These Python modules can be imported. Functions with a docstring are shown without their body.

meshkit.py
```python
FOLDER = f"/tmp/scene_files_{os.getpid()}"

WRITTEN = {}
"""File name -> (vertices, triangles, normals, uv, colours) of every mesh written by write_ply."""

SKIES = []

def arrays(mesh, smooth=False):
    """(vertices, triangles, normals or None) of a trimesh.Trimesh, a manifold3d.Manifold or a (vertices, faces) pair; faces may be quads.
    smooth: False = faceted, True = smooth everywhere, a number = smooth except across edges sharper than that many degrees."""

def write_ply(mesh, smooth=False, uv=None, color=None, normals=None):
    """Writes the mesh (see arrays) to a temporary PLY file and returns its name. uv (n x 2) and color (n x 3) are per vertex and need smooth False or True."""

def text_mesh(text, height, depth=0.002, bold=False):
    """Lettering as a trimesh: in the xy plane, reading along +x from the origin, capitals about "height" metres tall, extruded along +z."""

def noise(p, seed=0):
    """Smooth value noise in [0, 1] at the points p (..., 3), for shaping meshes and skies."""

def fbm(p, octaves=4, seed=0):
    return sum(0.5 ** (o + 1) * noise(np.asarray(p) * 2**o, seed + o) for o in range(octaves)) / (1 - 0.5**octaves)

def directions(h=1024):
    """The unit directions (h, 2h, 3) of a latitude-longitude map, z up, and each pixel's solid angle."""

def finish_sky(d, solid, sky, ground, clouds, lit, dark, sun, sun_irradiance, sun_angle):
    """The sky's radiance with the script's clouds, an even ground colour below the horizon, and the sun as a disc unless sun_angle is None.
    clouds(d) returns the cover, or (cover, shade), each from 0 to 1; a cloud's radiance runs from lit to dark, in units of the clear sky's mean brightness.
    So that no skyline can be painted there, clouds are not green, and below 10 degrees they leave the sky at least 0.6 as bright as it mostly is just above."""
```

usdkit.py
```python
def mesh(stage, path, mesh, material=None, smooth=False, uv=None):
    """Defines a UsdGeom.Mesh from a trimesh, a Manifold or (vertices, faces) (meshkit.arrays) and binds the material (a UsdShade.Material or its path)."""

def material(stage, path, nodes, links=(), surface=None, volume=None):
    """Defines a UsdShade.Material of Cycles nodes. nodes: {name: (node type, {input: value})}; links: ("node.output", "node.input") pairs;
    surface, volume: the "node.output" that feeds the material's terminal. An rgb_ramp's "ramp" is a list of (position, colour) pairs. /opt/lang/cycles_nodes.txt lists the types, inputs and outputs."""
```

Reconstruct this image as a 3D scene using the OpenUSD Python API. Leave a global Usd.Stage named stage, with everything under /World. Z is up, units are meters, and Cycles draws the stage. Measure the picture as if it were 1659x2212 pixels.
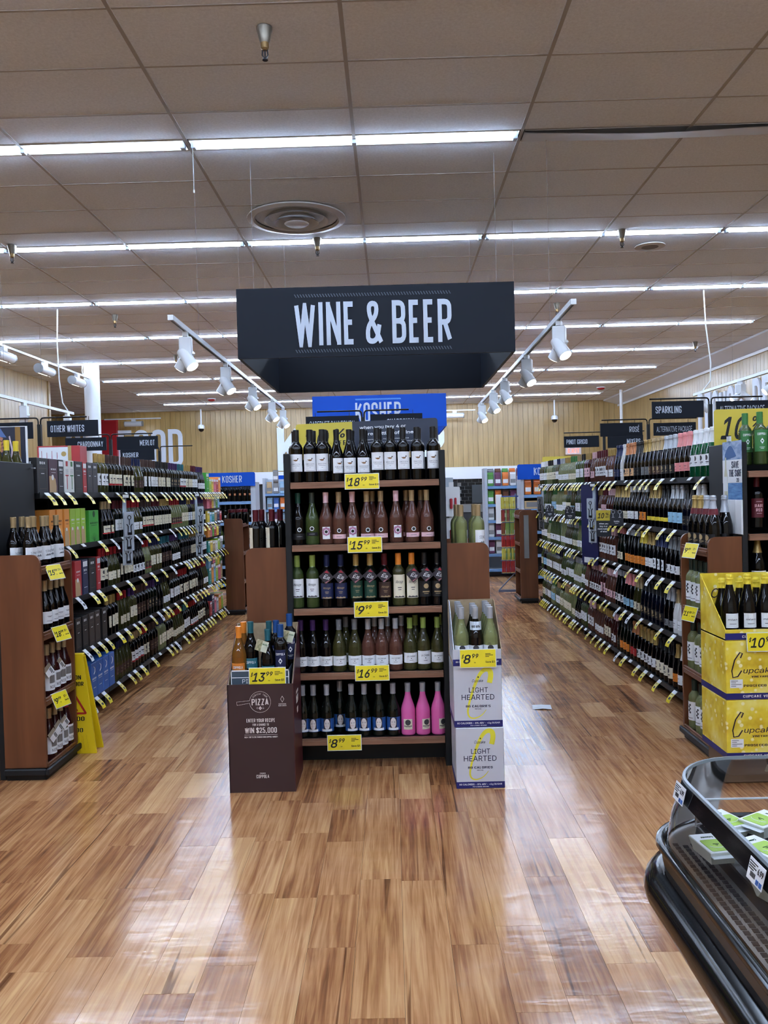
import math, random, numpy as np, trimesh, usdkit, meshkit
from pxr import Usd, UsdGeom, UsdLux, Gf, Sdf
from shapely.geometry import Polygon, Point, LineString, box as sbox
from shapely import union_all

stage = Usd.Stage.CreateInMemory()
UsdGeom.SetStageUpAxis(stage, 'Z'); UsdGeom.SetStageMetersPerUnit(stage, 1.0)
UsdGeom.Xform.Define(stage, '/World')
random.seed(7); rng = np.random.default_rng(7)
PI = math.pi

# ------------------------------------------------------------------ camera, light levels
EYE = 1.58
EXPOSURE = 1.70
TUBE = 19.0            # fluorescent tube emission
TUBE_COL = (0.765, 0.955, 1.27)
SPOT = 9.0
def make_camera():
    yaw, pitch, roll = -.009217, -.024317, -.025630
    cy, sy, cp, sp, cr, sr = math.cos(yaw), math.sin(yaw), math.cos(pitch), math.sin(pitch), math.cos(roll), math.sin(roll)
    f = np.array([sy*cp, cy*cp, sp]); r0 = np.array([cy, -sy, 0]); u0 = np.cross(r0, f)
    r = cr*r0 + sr*u0; u = -sr*r0 + cr*u0
    cam = UsdGeom.Camera.Define(stage, '/World/camera')
    m = Gf.Matrix4d(*r, 0, *u, 0, *(-f), 0, 0, 0, EYE, 1)
    cam.AddTransformOp().Set(m)
    cam.CreateHorizontalApertureAttr(36.0); cam.CreateVerticalApertureAttr(36.0*2212/1659)
    cam.CreateFocalLengthAttr(36.0*1802/1659)
    cam.CreateClippingRangeAttr(Gf.Vec2f(.05, 200)); cam.CreateExposureAttr(EXPOSURE)
make_camera()

# ------------------------------------------------------------------ helpers
used = {}
def numbered(parent, name):
    k = (parent, name); n = used.get(k, -1) + 1; used[k] = n
    return f'{parent}/{name}' if n == 0 else f'{parent}/{name}_{n:03d}'
def tag(p, label=None, cat=None, group=None, kind=None):
    p = p.GetPrim() if hasattr(p, 'GetPrim') else p
    for k, v in (('label', label), ('category', cat), ('group', group), ('kind', kind)):
        if v: p.SetCustomDataByKey(k, v)
    return p
def thing(name, label=None, cat=None, loc=(0, 0, 0), rz=0, group=None, kind=None):
    x = UsdGeom.Xform.Define(stage, numbered('/World', name))
    x.AddTranslateOp().Set(Gf.Vec3d(*map(float, loc))); x.AddRotateZOp().Set(float(rz))
    return tag(x.GetPrim(), label, cat, group, kind)
def obj(name, g, m, parent=None, smooth=False, label=None, cat=None, group=None, kind=None):
    base = str(parent.GetPath()) if parent is not None else '/World'
    me = usdkit.mesh(stage, numbered(base, name), g.mesh() if isinstance(g, G) else g, m, smooth=smooth)
    tag(me, label, cat, group, kind)
    return me.GetPrim()
NUM = ['', 'one', 'two', 'three', 'four', 'five', 'six', 'seven']
def nth(i): return f'{i}{"th" if 10 < i % 100 < 14 else {1: "st", 2: "nd", 3: "rd"}.get(i % 10, "th")}'
PROTO = {}
def place(key, build, name, label, cat, loc, rz=0, group=None, rx=None):
    """One thing; the first of a key is built by build(prim), later ones reference it."""
    p = thing(name, label, cat, loc, rz, group)
    if rx is not None: UsdGeom.Xformable(p).AddRotateXOp().Set(float(rx))
    if key not in PROTO: build(p); PROTO[key] = p
    else:
        p.GetReferences().AddInternalReference(PROTO[key].GetPath()); p.SetInstanceable(True)
    return p

class G:
    def __init__(s): s.v, s.f, s.n = [], [], 0
    def raw(s, v, f):
        v = np.asarray(v, float); f = np.asarray(f, int)
        if f.shape[1] == 4: f = np.vstack([f[:, [0, 1, 2]], f[:, [0, 2, 3]]])
        s.v.append(v); s.f.append(f + s.n); s.n += len(v); return s
    def add(s, m, o=(0, 0, 0), right=None, up=None):
        v = np.asarray(m.vertices, float)
        if right is not None:
            r, u = np.array(right, float), np.array(up, float); n = np.cross(r, u)
            v = np.outer(v[:, 0], r) + np.outer(v[:, 1], u) + np.outer(v[:, 2], n)
        return s.raw(v + np.array(o, float), m.faces)
    def box(s, x0, x1, y0, y1, z0, z1, b=0.0):
        if b > 0:
            P = []
            for sx in (0, 1):
                for sy in (0, 1):
                    for sz in (0, 1):
                        c = np.array([(x0, x1)[sx], (y0, y1)[sy], (z0, z1)[sz]]); d = np.array([1-2*sx, 1-2*sy, 1-2*sz])*b
                        for k in range(3):
                            q = c + d; q[k] = c[k]; P.append(q)
            m = trimesh.convex.convex_hull(np.array(P)); return s.raw(m.vertices, m.faces)
        v = [(x, y, z) for x in (x0, x1) for y in (y0, y1) for z in (z0, z1)]
        return s.raw(v, [[0, 1, 3, 2], [4, 6, 7, 5], [0, 4, 5, 1], [2, 3, 7, 6], [0, 2, 6, 4], [1, 5, 7, 3]])
    def cyl(s, p0, p1, r0, r1=None, n=12):
        r1 = r0 if r1 is None else r1
        p0, p1 = np.array(p0, float), np.array(p1, float); t = p1-p0; t /= np.linalg.norm(t)
        a = np.cross(t, [0, 0, 1.] if abs(t[2]) < .9 else [1., 0, 0]); a /= np.linalg.norm(a); b = np.cross(t, a)
        an = np.arange(n)*2*PI/n; c = np.outer(np.cos(an), a)+np.outer(np.sin(an), b)
        v = np.vstack([p0+c*r0, p1+c*r1, [p0], [p1]]); i = np.arange(n); j = (i+1) % n
        f = np.vstack([np.stack([i, j, j+n], 1), np.stack([i, j+n, i+n], 1), np.stack([j, i, np.full(n, 2*n)], 1), np.stack([i+n, j+n, np.full(n, 2*n+1)], 1)])
        return s.raw(v, f)
    def tube(s, pts, r, n=8):
        p = np.asarray(pts, float); t = np.gradient(p, axis=0); t /= np.linalg.norm(t, axis=1, keepdims=True)
        ref = np.array([0, 0, 1.]) if abs(t[0][2]) < .9 else np.array([1., 0, 0])
        a = np.cross(t[0], ref); a /= np.linalg.norm(a); A = []
        for k in range(len(p)):
            a = a - t[k]*(a@t[k]); a /= np.linalg.norm(a); A.append(a)
        A = np.array(A); B = np.cross(t, A); an = np.arange(n)*2*PI/n
        v = p[:, None]+r*(np.cos(an)[None, :, None]*A[:, None]+np.sin(an)[None, :, None]*B[:, None])
        f = [[k*n+i, k*n+(i+1) % n, (k+1)*n+(i+1) % n, (k+1)*n+i] for k in range(len(p)-1) for i in range(n)]
        return s.raw(v.reshape(-1, 3), f)
    def lathe(s, prof, n=20, o=(0, 0, 0)):
        pr = np.array(prof, float); an = np.arange(n)*2*PI/n
        v = np.stack([np.outer(pr[:, 0], np.cos(an)), np.outer(pr[:, 0], np.sin(an)), np.repeat(pr[:, 1:2], n, 1)], -1).reshape(-1, 3)
        f = [[k*n+i, k*n+(i+1) % n, (k+1)*n+(i+1) % n, (k+1)*n+i] for k in range(len(pr)-1) for i in range(n)]
        return s.raw(v+np.array(o, float), f)
    def prism(s, poly, d, o=(0, 0, 0), right=(1, 0, 0), up=(0, 0, 1)):
        for g in (getattr(poly, 'geoms', None) or [poly]):
            s.add(trimesh.creation.extrude_polygon(g, d, engine='earcut'), o, right, up)
        return s
    def mesh(s): return (np.vstack(s.v), np.vstack(s.f))
def rrect(x0, x1, y0, y1, r, n=6, corners=(1, 1, 1, 1)):
    """Rounded rectangle; corners in the order (x1,y0), (x1,y1), (x0,y1), (x0,y0)."""
    P = []
    for cx, cy, a0, px, py, on in ((x1-r, y0+r, -90, x1, y0, corners[0]), (x1-r, y1-r, 0, x1, y1, corners[1]), (x0+r, y1-r, 90, x0, y1, corners[2]), (x0+r, y0+r, 180, x0, y0, corners[3])):
        if on: P += [(cx+r*math.cos(math.radians(a0+90*k/n)), cy+r*math.sin(math.radians(a0+90*k/n))) for k in range(n+1)]
        else: P.append((px, py))
    return Polygon(P)
def _glyphs():
    """A tall condensed sans: strokes as polylines in a unit cell; ( ) marks rounded corners."""
    o = [(0, 0), (1, 0), (1, 1), (0, 1)]
    bowl = lambda y: [(0, 1), (1, 1), (1, y), (0, y)]
    st = [(0, 0), (0, 1)]; G_ = {}
    def d(ch, w, sharp=(), rnd=(), ring=()): G_[ch] = (w, sharp, rnd, ring)
    d('A', .43, [[(0, 0), (.5, 1), (1, 0)], [(.2, .26), (.8, .26)]]); d('B', .41, [st], [[(0, 0), (1, 0), (1, .52), (0, .52)], [(0, .52), (.95, .52), (.95, 1), (0, 1)]]); d('C', .40, [], [[(1, .70), (1, 1), (0, 1), (0, 0), (1, 0), (1, .30)]])
    d('D', .41, [st], [[(0, 0), (1, 0), (1, 1), (0, 1)]]); d('E', .34, [st, [(0, 0), (1, 0)], [(0, 1), (1, 1)], [(0, .52), (.85, .52)]]); d('F', .33, [st, [(0, 1), (1, 1)], [(0, .52), (.85, .52)]])
    d('G', .40, [], [[(1, .72), (1, 1), (0, 1), (0, 0), (1, 0), (1, .46), (.5, .46)]]); d('H', .41, [st, [(1, 0), (1, 1)], [(0, .52), (1, .52)]]); d('I', .145, [[(.5, 0), (.5, 1)]]); d('J', .34, [], [[(1, 1), (1, 0), (0, 0), (0, .3)]])
    d('K', .42, [st, [(1, 1), (0, .40)], [(.35, .60), (1, 0)]]); d('L', .33, [st, [(0, 0), (1, 0)]]); d('M', .54, [[(0, 0), (0, 1)], [(1, 0), (1, 1)], [(0, 1), (.5, .25), (1, 1)]]); d('N', .43, [st, [(1, 0), (1, 1)], [(0, 1), (1, 0)]])
    d('O', .40, [], [], [o]); d('P', .40, [st], [bowl(.46)]); d('Q', .40, [[(.5, .22), (1.05, -.06)]], [], [o]); d('R', .41, [st, [(.5, .46), (1, 0)]], [bowl(.46)])
    d('S', .40, [], [[(1, .72), (1, 1), (0, 1), (0, .56), (1, .44), (1, 0), (0, 0), (0, .28)]]); d('T', .38, [[(.5, 0), (.5, 1)], [(-.1, 1), (1.1, 1)]]); d('U', .40, [], [[(0, 1), (0, 0), (1, 0), (1, 1)]]); d('V', .43, [[(0, 1), (.5, 0), (1, 1)]])
    d('W', .62, [[(0, 1), (.24, 0), (.5, .95), (.76, 0), (1, 1)]]); d('X', .42, [[(0, 0), (1, 1)], [(0, 1), (1, 0)]]); d('Y', .42, [[(0, 1), (.5, .45), (1, 1)], [(.5, .45), (.5, 0)]]); d('Z', .38, [[(0, 1), (1, 1), (0, 0), (1, 0)]])
    d('&', .48, [], [[(1.1, -.03), (.13, .72), (.13, 1), (.75, 1), (.75, .70), (0, .40), (0, 0), (.72, 0), (.98, .44)]]); d('-', .3, [[(.2, .45), (.8, .45)]]); d('.', .14, [[(.5, 0), (.5, .04)]]); d(',', .16, [[(.5, .08), (.2, -.16)]]); d('<', .36, [[(1, .75), (0, .45), (1, .15)]]); d('%', .5, [[(0, 0), (1, 1)]], [], [[(0, .7), (.3, .7), (.3, 1), (0, 1)], [(.7, 0), (1, 0), (1, .3), (.7, .3)]])
    d('0', .40, [], [], [o]); d('1', .26, [[(-.2, .78), (.6, 1)], [(.6, 1.06), (.6, -.06)]]); d('2', .38, [[(0, .03), (1.05, .03)]], [[(0, .70), (0, 1), (1, 1), (1, .62), (0, .05)]]); d('3', .38, [], [[(0, .75), (0, 1), (1, 1), (1, .53), (.35, .53)], [(.35, .53), (1, .53), (1, 0), (0, 0), (0, .26)]]); d('4', .40, [[(.75, 0), (.75, 1), (0, .28), (1.1, .28)]])
    d('5', .38, [[(.95, 1), (.05, 1), (.05, .55)]], [[(.05, .55), (1, .58), (1, 0), (0, 0), (0, .26)]]); d('6', .39, [], [[(1, .75), (1, 1), (0, 1), (0, .3)]], [[(0, 0), (1, 0), (1, .56), (0, .56)]]); d('7', .36, [[(0, 1), (1, 1), (.35, 0)]]); d('8', .39, [], [], [[(0, 0), (1, 0), (1, .53), (0, .53)], [(.04, .53), (.96, .53), (.96, 1), (.04, 1)]]); d('9', .39, [], [[(0, .25), (0, 0), (1, 0), (1, .7)]], [[(0, .44), (1, .44), (1, 1), (0, 1)]])
    d('$', .40, [[(.5, -.14), (.5, 1.14)]], [[(1, .72), (1, 1), (0, 1), (0, .56), (1, .44), (1, 0), (0, 0), (0, .28)]]); d('\u00c9', .34, [st, [(0, 0), (1, 0)], [(0, 1), (1, 1)], [(0, .52), (.85, .52)], [(.35, 1.2), (.75, 1.36)]])
    return G_
_GL = _glyphs()
def _fillet(P, r, closed):
    P = [np.array(p, float) for p in P]; n = len(P); out = []
    for i, p in enumerate(P):
        if not closed and i in (0, n-1): out.append(p); continue
        a, b = P[i-1], P[(i+1) % n]; u, v = a-p, b-p; lu, lv = np.linalg.norm(u), np.linalg.norm(v); q = min(r, lu*.5, lv*.5) if closed or n > 3 else r
        q = min(r, lu*(.5 if (closed or 0 < i-1) else 1), lv*(.5 if (closed or i+1 < n-1) else 1)); s, e = p+u/lu*q, p+v/lv*q
        for t in np.linspace(0, 1, 6): out.append((1-t)**2*s+2*t*(1-t)*p+t*t*e)
    return out
def ctext(s, stroke=.124, gap=.09):
    x = 0; parts = []
    for ch in s:
        if ch == ' ': x += .22; continue
        w, sharp, rnd, ring = _GL[ch]; iw = max(w-stroke, .001); m = lambda p: (x+stroke/2+p[0]*iw, stroke/2+p[1]*(1-stroke))
        for P in sharp: parts.append(LineString([(m(p)[0], min(max(m(p)[1], -.2), 1.4) if len(P) > 2 else (0.0 if p[1] == 0 and P[0][0] == P[1][0] else 1.0 if p[1] == 1 and P[0][0] == P[1][0] else m(p)[1])) for p in P]).buffer(stroke/2, cap_style='square' if len(P) == 2 and P[0][1] == P[1][1] and ch not in 'AEFHTL\u00c9' else 'flat', join_style='mitre', mitre_limit=1.6))
        for P in rnd: parts.append(LineString(_fillet([m(p) for p in P], iw*.52, False)).buffer(stroke/2, cap_style='flat', join_style='round', quad_segs=3))
        for P in ring: F = _fillet([m(p) for p in P], iw*.52, True); parts.append(Polygon(F).buffer(stroke/2, quad_segs=3).difference(Polygon(F).buffer(-stroke/2)))
        x += w+gap
    u = union_all(parts).simplify(.004)
    ms = [trimesh.creation.extrude_polygon(g, 1.0, engine='earcut') for g in getattr(u, 'geoms', [u])]
    return trimesh.util.concatenate(ms)
_tx = {}
def text(s, h, w=None, bold=True, d=.0012, shear=0.0, anchor='c'):
    """Lettering centred on the origin (anchor c) or starting at it (l), capitals h tall, squeezed to width w."""
    k = (s, bold)
    if k not in _tx: _tx[k] = ctext(s) if bold and not shear and all(c in _GL or c == ' ' for c in s) and any(c.isalpha() or c in '&$' for c in s) else meshkit.text_mesh(s, 1.0, 1.0, bold)
    m = _tx[k].copy(); v = m.vertices.copy(); v[:, :2] *= h; v[:, 2] *= d
    wid = v[:, 0].max()-v[:, 0].min(); v[:, 0] -= v[:, 0].min()
    if w: v[:, 0] *= w/wid; wid = w
    if anchor == 'c': v[:, 0] -= wid/2
    elif anchor == 'r': v[:, 0] -= wid
    v[:, 1] -= h/2; v[:, 0] += shear*v[:, 1]
    m.vertices = v; return m
def wrap(m, R, z=0.0):
    """A flat print (x right, y up, z out) bent round an upright cylinder whose front is -y."""
    v, f = np.asarray(m.vertices), np.asarray(m.faces)
    while np.ptp(v[f][:, :, 0], axis=1).max() > .009: v, f = trimesh.remesh.subdivide(v, f, face_index=np.nonzero(np.ptp(v[f][:, :, 0], axis=1) > .009)[0])
    a = v[:, 0]/R; r = R+v[:, 2]
    return trimesh.Trimesh(np.stack([r*np.sin(a), -r*np.cos(a), v[:, 1]+z], 1), f, process=False)
def strip(R, z0, z1, half, n=10, t=.0004, a0=0.0):
    """A curved paper label on a cylinder."""
    an = np.linspace(-half, half, n)+a0; V = []
    for r in (R+t, R+t*.1):
        for z in (z0, z1): V += [(r*math.sin(a), -r*math.cos(a), z) for a in an]
    F = []
    for i in range(n-1):
        F += [[i, i+1, n+i+1, n+i], [2*n+i, 3*n+i, 3*n+i+1, 2*n+i+1], [n+i, n+i+1, 3*n+i+1, 3*n+i], [i, 2*n+i, 2*n+i+1, i+1]]
    return G().raw(V, F)

# ------------------------------------------------------------------ materials
def lin(c): return tuple(((x/255)/12.92 if x/255 <= .04045 else ((x/255+.055)/1.055)**2.4) for x in c)
_m = {}
def mat(name, col=(128, 128, 128), rough=.5, metal=0.0, **kw):
    if name in _m: return _m[name]
    p = {'base_color': lin(col), 'roughness': rough, 'metallic': metal}; p.update(kw)
    _m[name] = usdkit.material(stage, '/World/Looks/'+name, {'p': ('principled_bsdf', p)}, [], surface='p.BSDF'); return _m[name]
def mat_nodes(name, nodes, links, surface):
    _m[name] = usdkit.material(stage, '/World/Looks/'+name, nodes, links, surface=surface); return _m[name]
def grain(name, dark, light, scale, rough=.4, mid=None, bump=0.0, detail=5, island=0.0):
    """A fine noise between two colours over object coordinates; scale stretches it."""
    st = [(.25, lin(dark)), (.75, lin(light))] if mid is None else [(.2, lin(dark)), (.5, lin(mid)), (.8, lin(light))]
    nodes = {'t': ('texture_coordinate', {}), 'mp': ('mapping', {'scale': scale}), 'n': ('noise_texture', {'scale': 1.0, 'detail': float(detail), 'distortion': .6}),
             'r': ('rgb_ramp', {'ramp': st}), 'p': ('principled_bsdf', {'roughness': rough})}
    links = [('t.object', 'mp.vector'), ('mp.vector', 'n.vector'), ('n.fac', 'r.fac')]
    out = 'r.color'
    if island:
        nodes.update({'g': ('geometry', {}), 'ma': ('math', {'math_type': 'multiply_add', 'value2': island, 'value3': 1-island/2}), 'h': ('hsv', {})})
        links += [('g.random_per_island', 'ma.value1'), ('ma.value', 'h.value'), ('r.color', 'h.color')]; out = 'h.color'
    links.append((out, 'p.base_color'))
    if bump:
        nodes['b'] = ('bump', {'strength': bump, 'distance': .002}); links += [('n.fac', 'b.height'), ('b.normal', 'p.normal')]
    return mat_nodes(name, nodes, links, 'p.BSDF')

BLACK = mat('black_powder_metal', (10, 11, 13), .42, specular_ior_level=.35)
BLACK2 = mat('black_back_panel', (5, 5, 6), .8, specular_ior_level=.15)
CHAR = mat('charcoal_laminate', (22, 24, 26), .5, specular_ior_level=.35)
WHITE = mat('white_enamel', (222, 224, 226), .4)
WHITEP = mat('white_paper', (232, 234, 236), .55)
CREAM = mat('cream_paper', (228, 222, 202), .6)
YEL = mat('yellow_card', (236, 214, 40), .32)
INK = mat('black_ink', (16, 16, 18), .5)
GREYINK = mat('grey_ink', (120, 122, 126), .6)
SIGN = mat('navy_black_sign', (12, 19, 31), .6, specular_ior_level=.25)
SIGNTXT = mat('sign_lettering', (190, 200, 214), .6)
BLUE = mat('blue_sign', (0, 74, 184), .5, specular_ior_level=.2)
CARD = grain('brown_cardboard', (150, 128, 98), (172, 150, 118), (30, 30, 30), .8)
CHERRY = grain('cherry_laminate', (86, 47, 24), (126, 78, 46), (9, 9, .9), .38, mid=(107, 62, 35))
TRIMW = grain('walnut_shelf_edge', (104, 68, 48), (150, 108, 82), (3, 40, 40), .45)
WALLW = grain('pale_wood_panelling', (158, 128, 74), (190, 160, 104), (7, 7, .7), .3, island=.16)
GREYM = mat('brushed_grey_metal', (150, 154, 158), .35, .7)
WHITEM = mat('white_track_metal', (214, 218, 222), .35)
BRASS = mat('dull_brass', (130, 104, 66), .4, .7)
CLEARP = mat_nodes('clear_acrylic', {'t': ('transparent_bsdf', {'color': (.975, .98, .98)}), 'g': ('glossy_bsdf', {'color': (1, 1, 1), 'roughness': .06}), 'f': ('fresnel', {'IOR': 1.46}), 'm': ('mix_closure', {})},
                   [('f.fac', 'm.fac'), ('t.BSDF', 'm.closure1'), ('g.BSDF', 'm.closure2')], 'm.closure')
def emit(name, col, s):
    return mat_nodes(name, {'e': ('emission', {'color': col, 'strength': s})}, [], 'e.emission')
TUBEM = emit('fluorescent_glow', TUBE_COL, TUBE)
SPOTM = emit('spot_lens_glow', (1.0, .93, .82), SPOT)

# ------------------------------------------------------------------ the room
CEIL, X0, X1, Y0, Y1 = 4.16, -13.0, 6.95, -6.0, 25.3
RX = lambda j: -.2064+1.2192*j           # ceiling runner lines
RY = lambda n: 4.4504+.6096*n            # cross lines
def in_view(x, y, z, mg=.05):
    """Whether a point lies in the photograph's field (used to choose which pieces become single parts)."""
    return y > .3 and abs(x/y+.009) < .47+mg and abs((z-EYE)/y+.0243) < .63+mg
def set_tone(prim, tone, seed):
    me = UsdGeom.Mesh(prim); n = len(me.GetPointsAttr().Get())
    for k, val in (('tone', tone), ('seed', seed)):
        a = np.full(n, val, np.float32) if np.ndim(val) == 0 else np.asarray(val, np.float32)
        UsdGeom.PrimvarsAPI(me).CreatePrimvar(k, Sdf.ValueTypeNames.FloatArray, 'vertex').Set(a)
nodes = {'g': ('geometry', {}), 'se': ('attribute', {'attribute': 'seed'}), 'to': ('attribute', {'attribute': 'tone'}),
         'cx': ('combine_xyz', {}), 'm1': ('math', {'math_type': 'multiply', 'value2': 37.0}), 'm2': ('math', {'math_type': 'multiply', 'value2': 71.0}),
         'ad': ('vector_math', {'math_type': 'add'}), 'mp': ('mapping', {'scale': (11, .9, 11)}), 'mq': ('mapping', {'scale': (58, 2.2, 58)}), 'mr': ('mapping', {'scale': (24, .55, 24)}),
         'n': ('noise_texture', {'scale': 1.0, 'detail': 4.0, 'distortion': 1.5}), 'fi': ('noise_texture', {'scale': 1.0, 'detail': 6.0, 'distortion': 1.1}), 'cr': ('noise_texture', {'scale': 1.0, 'detail': 2.0, 'distortion': .8}),
         'a1': ('math', {'math_type': 'multiply_add', 'value2': .50}), 'a2': ('math', {'math_type': 'multiply_add', 'value2': .58}),
         'r': ('rgb_ramp', {'ramp': [(.20, lin((97, 58, 37))), (.38, lin((148, 97, 60))), (.52, lin((181, 129, 85))), (.74, lin((212, 167, 118)))]}),
         'rc': ('rgb_ramp', {'ramp': [(.655, (1, 1, 1)), (.70, (.42, .36, .32))]}), 'mu': ('mix', {'mix_type': 'multiply', 'fac': 1.0}),
         'wv': ('noise_texture', {'scale': 4.0, 'detail': 3.0}), 'wm': ('mapping', {'scale': (1.0, 3.4, 1.0)}), 'bu': ('bump', {'strength': .6, 'distance': .0026}), 'bf': ('bump', {'strength': .12, 'distance': .0006}),
         'rr': ('math', {'math_type': 'multiply_add', 'value2': .16, 'value3': .07}),
         'p': ('principled_bsdf', {'specular_ior_level': .5})}
links = [('se.fac', 'm1.value1'), ('se.fac', 'm2.value1'), ('m1.value', 'cx.x'), ('m2.value', 'cx.y'), ('g.position', 'ad.vector1'), ('cx.vector', 'ad.vector2'),
         ('ad.vector', 'mp.vector'), ('ad.vector', 'mq.vector'), ('ad.vector', 'mr.vector'), ('mp.vector', 'n.vector'), ('mq.vector', 'fi.vector'), ('mr.vector', 'cr.vector'),
         ('n.fac', 'a1.value1'), ('to.fac', 'a1.value3'), ('fi.fac', 'a2.value1'), ('a1.value', 'a2.value3'), ('a2.value', 'r.fac'), ('cr.fac', 'rc.fac'),
         ('r.color', 'mu.color1'), ('rc.color', 'mu.color2'), ('mu.color', 'p.base_color'), ('g.position', 'wm.vector'), ('wm.vector', 'wv.vector'), ('wv.fac', 'bu.height'), ('fi.fac', 'bf.height'), ('bu.normal', 'bf.normal'), ('bf.normal', 'p.normal'),
         ('wv.fac', 'rr.value1'), ('rr.value', 'p.roughness')]
PLANK = mat_nodes('vinyl_wood_plank', nodes, links, 'p.BSDF')
def build_floor():
    fl = thing('floor', 'wood look vinyl plank floor of the store', kind='structure')
    obj('subfloor', G().box(X0, X1, Y0, Y1, -.05, -.004), mat('dark_subfloor', (40, 26, 17), .8), fl)
    W = .1667; L = []
    x = X0
    while x < X1-.01:
        y = Y0 - random.random()*.8
        while y < Y1:
            ln = random.choice((.38, .5, .62, .8, .9, 1.0, 1.2)); y1 = min(y+ln, Y1)
            if y1 > Y0: L.append((x, min(x+W, X1), max(y, Y0), y1))
            y += ln
        x += W
    key = lambda b: (0 if in_view((b[0]+b[1])/2, (b[2]+b[3])/2, 0) else 1, (b[2]+b[3])/2)
    L.sort(key=key); g = G(); T, S = [], []
    pool = [random.choice((-.13, -.10, -.08, -.07, -.06, -.05, -.04, -.02, .0, .09, .13)) + random.uniform(-.03, .03) for _ in L]
    for i, b in enumerate(L):
        gap = .0005; t = pool[i]-.01; s = random.random()*20
        q = (b[0]+gap, b[1]-gap, b[2]+gap, b[3]-gap, -.004, 0)
        if i < 300: set_tone(obj('plank', G().box(*q), PLANK, fl), t, s)
        else: g.box(*q); T += [t]*8; S += [s]*8
    set_tone(obj('planks', g, PLANK, fl, kind='stuff'), T, S)
build_floor()

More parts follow.
